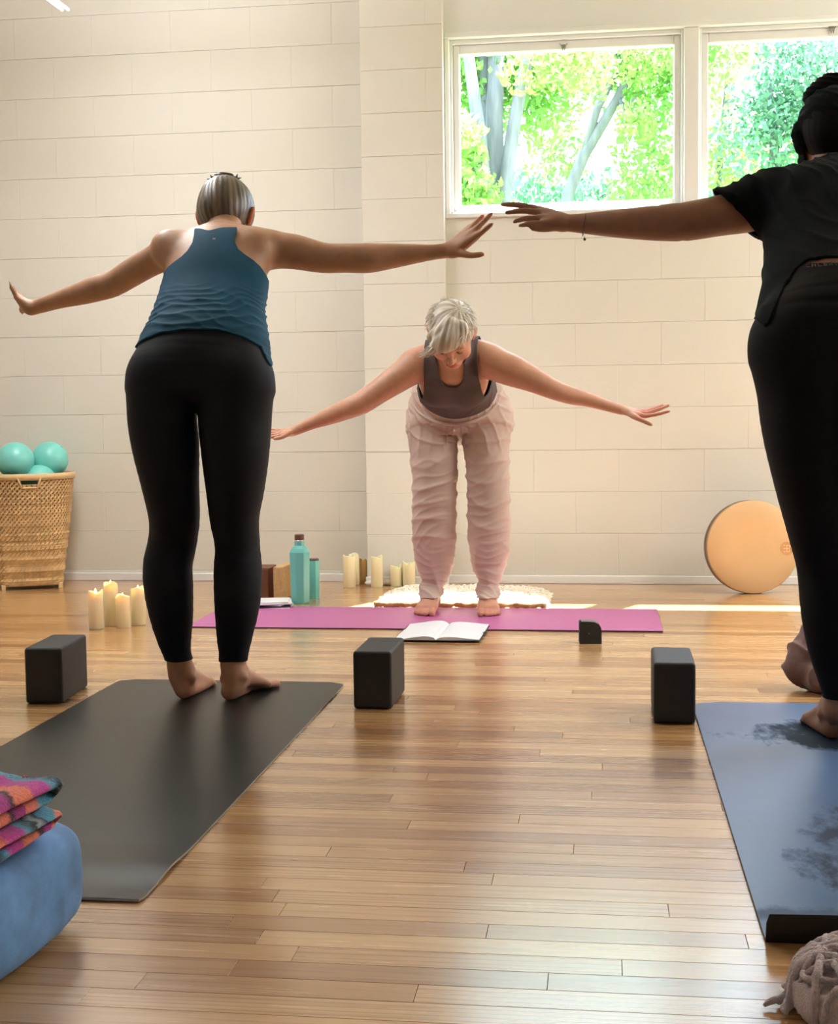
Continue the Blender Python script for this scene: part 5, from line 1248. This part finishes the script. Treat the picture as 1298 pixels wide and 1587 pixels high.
# --- dark haired woman at the right edge
def woman_black():
    YF = 3.30; r = person('dark haired woman seen from behind in black T-shirt and leggings at the right edge', (W(1310, 1100, YF)[0], YF, 0))
    c = W(1312, 600, 3.4); Fd = Field((c[0]-1.02, 2.95, -.006), (c[0]+1.02, 4.05, 1.75), .0055)
    lk = [(1178, 1306, 600, 3.22, .125), (1184, 1306, 660, 3.22, .12), (1202, 1308, 740, 3.24, .105), (1226, 1312, 830, 3.27, .080), (1238, 1313, 880, 3.29, .066), (1244, 1322, 945, 3.28, .066), (1254, 1322, 1000, 3.28, .055), (1268, 1314, 1045, 3.29, .042), (1279, 1312, 1080, 3.30, .036), (1280, 1312, 1100, 3.30, .036)]
    ml = lambda q: (2*1318-q[1], 2*1318-q[0])+tuple(q[2:])
    Fd.chain([KE(1182, 1300, 540, 3.24, .12)]+[KE(*q) for q in lk], k=.01)
    Fd.chain([KE(*ml((1182, 1300, 540, 3.24, .12)))]+[KE(*ml(q)) for q in lk], k=.01)
    tk = [(1184, 1450, 560, 3.25, .155), (1186, 1446, 520, 3.26, .16), (1188, 1440, 480, 3.31, .15), (1196, 1432, 440, 3.37, .135), (1202, 1424, 400, 3.44, .122), (1204, 1416, 360, 3.52, .122), (1210, 1402, 325, 3.59, .115), (1228, 1380, 295, 3.65, .085), (1250, 1355, 275, 3.68, .06)]
    Fd.chain([KE(*q) for q in tk], k=.03, cap=.04)
    for x in (1245, 1375): Fd.ell(W(x, 535, 3.19), (.115, .09, .11), k=.06)
    Fd.chain([K(1298, 300, 3.66, 34), K(1293, 265, 3.72, 31), K(1290, 235, 3.75, 30)], k=.03)
    Fd.chain([K(1280, 296, 3.66, 30), K(1230, 300, 3.64, 34), K(1185, 312, 3.62, 38)], k=.03); Fd.chain([K(1310, 296, 3.66, 30), K(1365, 305, 3.64, 34), K(1410, 320, 3.62, 38)], k=.03)
    Fd.chain([K(1190, 315, 3.62, 38), K(1150, 327, 3.60, 34), K(1110, 335, 3.58, 31), K(1065, 343, 3.57, 30), K(1035, 345, 3.57, 28.5), K(1010, 346, 3.57, 26.5), K(965, 346.5, 3.58, 22.5), K(920, 346.5, 3.6, 17.5), K(885, 346, 3.61, 13.5), K(872, 345, 3.61, 13)], k=.02)
    kn = [W(833, 324, 3.66), W(836, 329, 3.635), W(838, 338, 3.605), W(842, 346, 3.585)]; tp = [W(778, 317, 3.68), W(784, 330, 3.64), W(797, 343.5, 3.595), W(803, 351, 3.57)]
    hand(Fd, W(868, 343, 3.61), kn, tp, (W(853, 352, 3.60), W(838, 355, 3.585), W(822, 352.5, 3.575)), rf=.0084, pr=.0145, palmk=.018, lift=(0, 0, .004))
    MX = lambda x: 2*1302-x
    Fd.chain([K(MX(x), y+4, Y, r_) for x, y, Y, r_ in ((1190, 315, 3.62, 38), (1150, 327, 3.60, 34), (1110, 335, 3.58, 31), (1065, 343, 3.57, 30), (1035, 345, 3.57, 28.5), (1010, 346, 3.57, 26.5), (965, 346.5, 3.58, 22.5), (920, 346.5, 3.6, 17.5), (885, 346, 3.61, 13.5), (872, 345, 3.61, 13))], k=.02)
    hand(Fd, W(MX(868), 347, 3.61), [W(MX(x), y+4, Y) for x, y, Y in ((833, 324, 3.66), (836, 329, 3.635), (838, 338, 3.605), (842, 346, 3.585))], [W(MX(x), y+4, Y) for x, y, Y in ((778, 320, 3.68), (782, 332, 3.64), (790, 344, 3.60), (803, 353, 3.575))], (W(MX(853), 355, 3.63), W(MX(838), 361, 3.66), W(MX(822), 362, 3.68)), rf=.0084, pr=.0145, palmk=.018, lift=(0, 0, .004))
    foot(Fd, G(1300, 1152), G(1255, 1118), W(1296, 1100, YF), 1, L=.23); foot(Fd, G(1340, 1154), G(1378, 1118), W(1340, 1100, YF), -1, L=.23)
    hc = W(1288, 212, 3.78); R = frame((0, 1, -.42), (0, .3, 1)); head(Fd, hc, R, 1.08, True)
    V, f = Fd.mesh(); V[:, 2] = np.maximum(V[:, 2], .0058); L = (V-hc)@R; col = np.ones((len(V), 3))
    ear = (np.abs(L[:, 0]) > .074) & (np.abs(L[:, 1]) < .04) & (np.abs(L[:, 2]) < .04); col[ear] = (1.5, .8, .7)
    add_mesh('body', V, f, M['skin_brown'], r, col)
    # leggings up to the waist
    V, f = Fd.mesh(.004); xs_ = [(1184, 505), (1192, 480), (1203, 458), (1218, 434), (1240, 415), (1268, 408), (1310, 408), (1370, 415), (1400, 434), (1425, 470), (1440, 510)]
    hx = [W(x, y, 3.27)[0] for x, y in xs_]; hz_ = [W(x, y, 3.27)[2] for x, y in xs_]; zl = W(1290, 1080, YF)[2]
    ls_ = [(1165, 470), (1190, 452), (1214, 425), (1234, 409), (1250, 408), (1280, 407), (1320, 407), (1370, 412), (1400, 425), (1445, 470)]; Q = V-CP; dz_ = Q@fw; pxx = PX+F*(Q@rt)/dz_; pyy = PY-F*(Q@up)/dz_; hb = (pyy-np.interp(pxx, [p[0] for p in ls_], [p[1] for p in ls_]))*.0016; hf = W(1300, 450, 3.4)[2]-V[:, 2]; wb = np.clip((V[:, 1]-3.36)/.06, 0, 1)
    g = np.minimum(hb*(1-wb)+hf*wb, V[:, 2]-zl); v2, f2 = clip(V, f, g, .003); add_mesh('leggings', v2, f2, M['black'], r)
    v3 = np.asarray(v2); bm = bmesh.new()
    # small pale lettering on the waistband
    q0 = W(1244, 418, 3.27)
    glyph = {'C': [(0, 0, 1, .2), (0, .8, 1, 1), (0, 0, .25, 1)], 'A': [(0, 0, .22, 1), (.78, 0, 1, 1), (0, .8, 1, 1), (0, .4, 1, .58)], 'L': [(0, 0, .25, 1), (0, 0, 1, .2)], 'W': [(0, 0, .2, 1), (.4, 0, .6, .8), (.8, 0, 1, 1), (0, 0, 1, .2)], 'Y': [(.38, 0, .62, .5), (0, .5, .22, 1), (.78, .5, 1, 1), (0, .42, 1, .58)]}
    x = q0[0]
    for ch_ in 'CALWAY':
        for (a0, b0, a1, b1) in glyph[ch_]:
            for_x = [(x+a*.0075, q0[2]+b*.0085) for a, b in ((a0, b0), (a1, b0), (a1, b1), (a0, b1))]
            vs = []
            for X, Z in for_x:
                k = np.argmin((v3[:, 0]-X)**2+(v3[:, 2]-Z)**2+100*(v3[:, 1] > 3.35)); vs.append(bm.verts.new((X, v3[k][1]-.0035, Z)))
            bm.faces.new(vs)
        x += .0115
    obj('waistband_lettering', bm, M['mark_g'], r, local=False)
    # T-shirt: its own looser volume
    Fs = Field((c[0]-1.02, 2.95, -.006), (c[0]+1.02, 4.05, 1.75), .0055); Fs.F = Fd.F-np.float32(.007)
    Fs.chain([KE(1179, 1452, 505, 3.335, .15), KE(1181, 1448, 485, 3.35, .15), KE(1188, 1440, 455, 3.39, .145), KE(1190, 1432, 420, 3.44, .137), KE(1190, 1424, 385, 3.49, .133), KE(1198, 1412, 350, 3.55, .13), KE(1212, 1398, 320, 3.60, .115), KE(1232, 1376, 292, 3.65, .085), KE(1252, 1352, 272, 3.68, .062)], k=.03, cap=.03)
    for s_ in (0, 1):
        if s_ == 0: Fs.chain([K(1240, 305, 3.64, 42), K(1205, 312, 3.63, 45), K(1175, 318, 3.61, 43), K(1150, 324, 3.60, 39), K(1120, 330, 3.59, 34.5)], k=.03)
        else: Fs.chain([K(1356, 305, 3.64, 42), K(1395, 315, 3.63, 45), K(1425, 330, 3.61, 43), K(1450, 343, 3.58, 39), K(1480, 360, 3.54, 36)], k=.03)
    Fs.ell(W(1240, 330, 3.58), (.10, .09, .10), k=.05); Fs.ell(W(1350, 330, 3.58), (.10, .09, .10), k=.05)
    V, f = Fs.mesh(); N = vnorm(V, f); V = V+N*(.004*fold(V, (.75, .2, .6), .09, 51, 1.0)+.005*fold(V, (1, 0, .5), .05, 53, .9)*np.clip((V[:, 2]-1.25)/.1, 0, 1))[:, None]
    xs_ = [(1170, 494), (1184, 506), (1189, 500), (1200, 474), (1214, 442), (1232, 415), (1250, 401), (1280, 396), (1320, 396), (1370, 404), (1400, 430), (1425, 470), (1445, 505)]
    hx = [W(x, y, 3.28)[0] for x, y in xs_]; hz_ = [W(x, y, 3.28)[2] for x, y in xs_]
    # sleeve opening plane, hem, neck opening
    sA, sB = W(1108, 298, 3.59), W(1157, 352, 3.60); e_ = dirn((sB-sA)[[0, 2]]); nn_ = np.array([-e_[1], e_[0]]); nn_ = nn_ if nn_[0] > 0 else -nn_
    gs = (V[:, 0]-sA[0])*nn_[0]+(V[:, 2]-sA[2])*nn_[1]; gs = np.where((V[:, 0] < W(1175, 350, 3.6)[0]) & (V[:, 2] > W(1175, 385, 3.6)[2]), gs, .1)
    gs2 = W(1475, 350, 3.57)[0]-V[:, 0]+.35*(V[:, 2]-W(1475, 320, 3.57)[2]); gn = np.linalg.norm(V-W(1292, 250, 3.73), axis=1)-.085
    Q = V-CP; dz_ = Q@fw; pxx = PX+F*(Q@rt)/dz_; pyy = PY-F*(Q@up)/dz_; hb = (np.interp(pxx, [p[0] for p in xs_], [p[1] for p in xs_])-pyy)*.0016; hf = V[:, 2]-W(1184, 500, 3.4)[2]; wb = np.clip((V[:, 1]-3.36)/.06, 0, 1)
    g = np.minimum.reduce([hb*(1-wb)+hf*wb, gs, gs2, gn])
    v2, f2 = clip(V, f, g, .007); add_mesh('t_shirt', v2, f2, M['tshirt'], r)
    # hair and bun
    Fh = Field(hc-.2, hc+.2, .005)
    Fh.ell(hc+R@np.array([0, -.014, .024]), (.086, .108, .096), R); Fh.ell(hc+R@np.array([0, -.05, -.03]), (.070, .062, .062), R, k=.03)
    bun = W(1284, 140, 3.80); Bl = dirn(R.T@(bun-hc)); e1 = dirn(np.cross(Bl, [0, 1.0, 0])); e2 = np.cross(Bl, e1)
    def flow(V): q = (V-hc)@R; return np.arctan2(q@e2, q@e1)
    def g(V): q = (V-hc)@R; return q[:, 2]-.62*q[:, 1]+.072
    hair_mesh('hair', Fh, 0, g, flow, r, M['hair_black'], .0008, 34, 7)
    Fb = Field(bun-.14, bun+.14, .005); Fb.chain([K(1256, 153, 3.80, 15), K(1272, 145, 3.80, 21), K(1295, 135, 3.80, 22), K(1320, 132, 3.80, 18)], k=.01); Fb.chain([K(1285, 140, 3.80, 22), K(1292, 160, 3.79, 22)], k=.02)
    V, f = Fb.mesh(); V = V+vnorm(V, f)*(.0018*np.sin(V[:, 2]*420+V[:, 0]*90))[:, None]; add_mesh('hair_bun', V, f, M['hair_black'], r, np.full((len(V), 3), .4))
    # bracelet
    p = W(905, 347, 3.605); bm = bmesh.new(); ra = 17.5*SCL(p)
    add_tube(bm, [(p[0]+.003*math.sin(a)*1.5, p[1]+ra*math.cos(a), p[2]+ra*math.sin(a)-.002) for a in np.linspace(0, 2*math.pi, 33)], .0010, 6, cap=False)
    add_tube(bm, [(p[0]-.002, p[1]-ra*.5, p[2]-ra*.9), (p[0]+.001, p[1]-ra*.55, p[2]-ra*1.3)], .0007, 5)
    bmesh.ops.create_uvsphere(bm, u_segments=10, v_segments=8, radius=.0038, matrix=Matrix.Translation((p[0]+.001, p[1]-ra*.55, p[2]-ra*1.42)))
    obj('bracelet', bm, M['claw'], r, True, local=False)
woman_black()
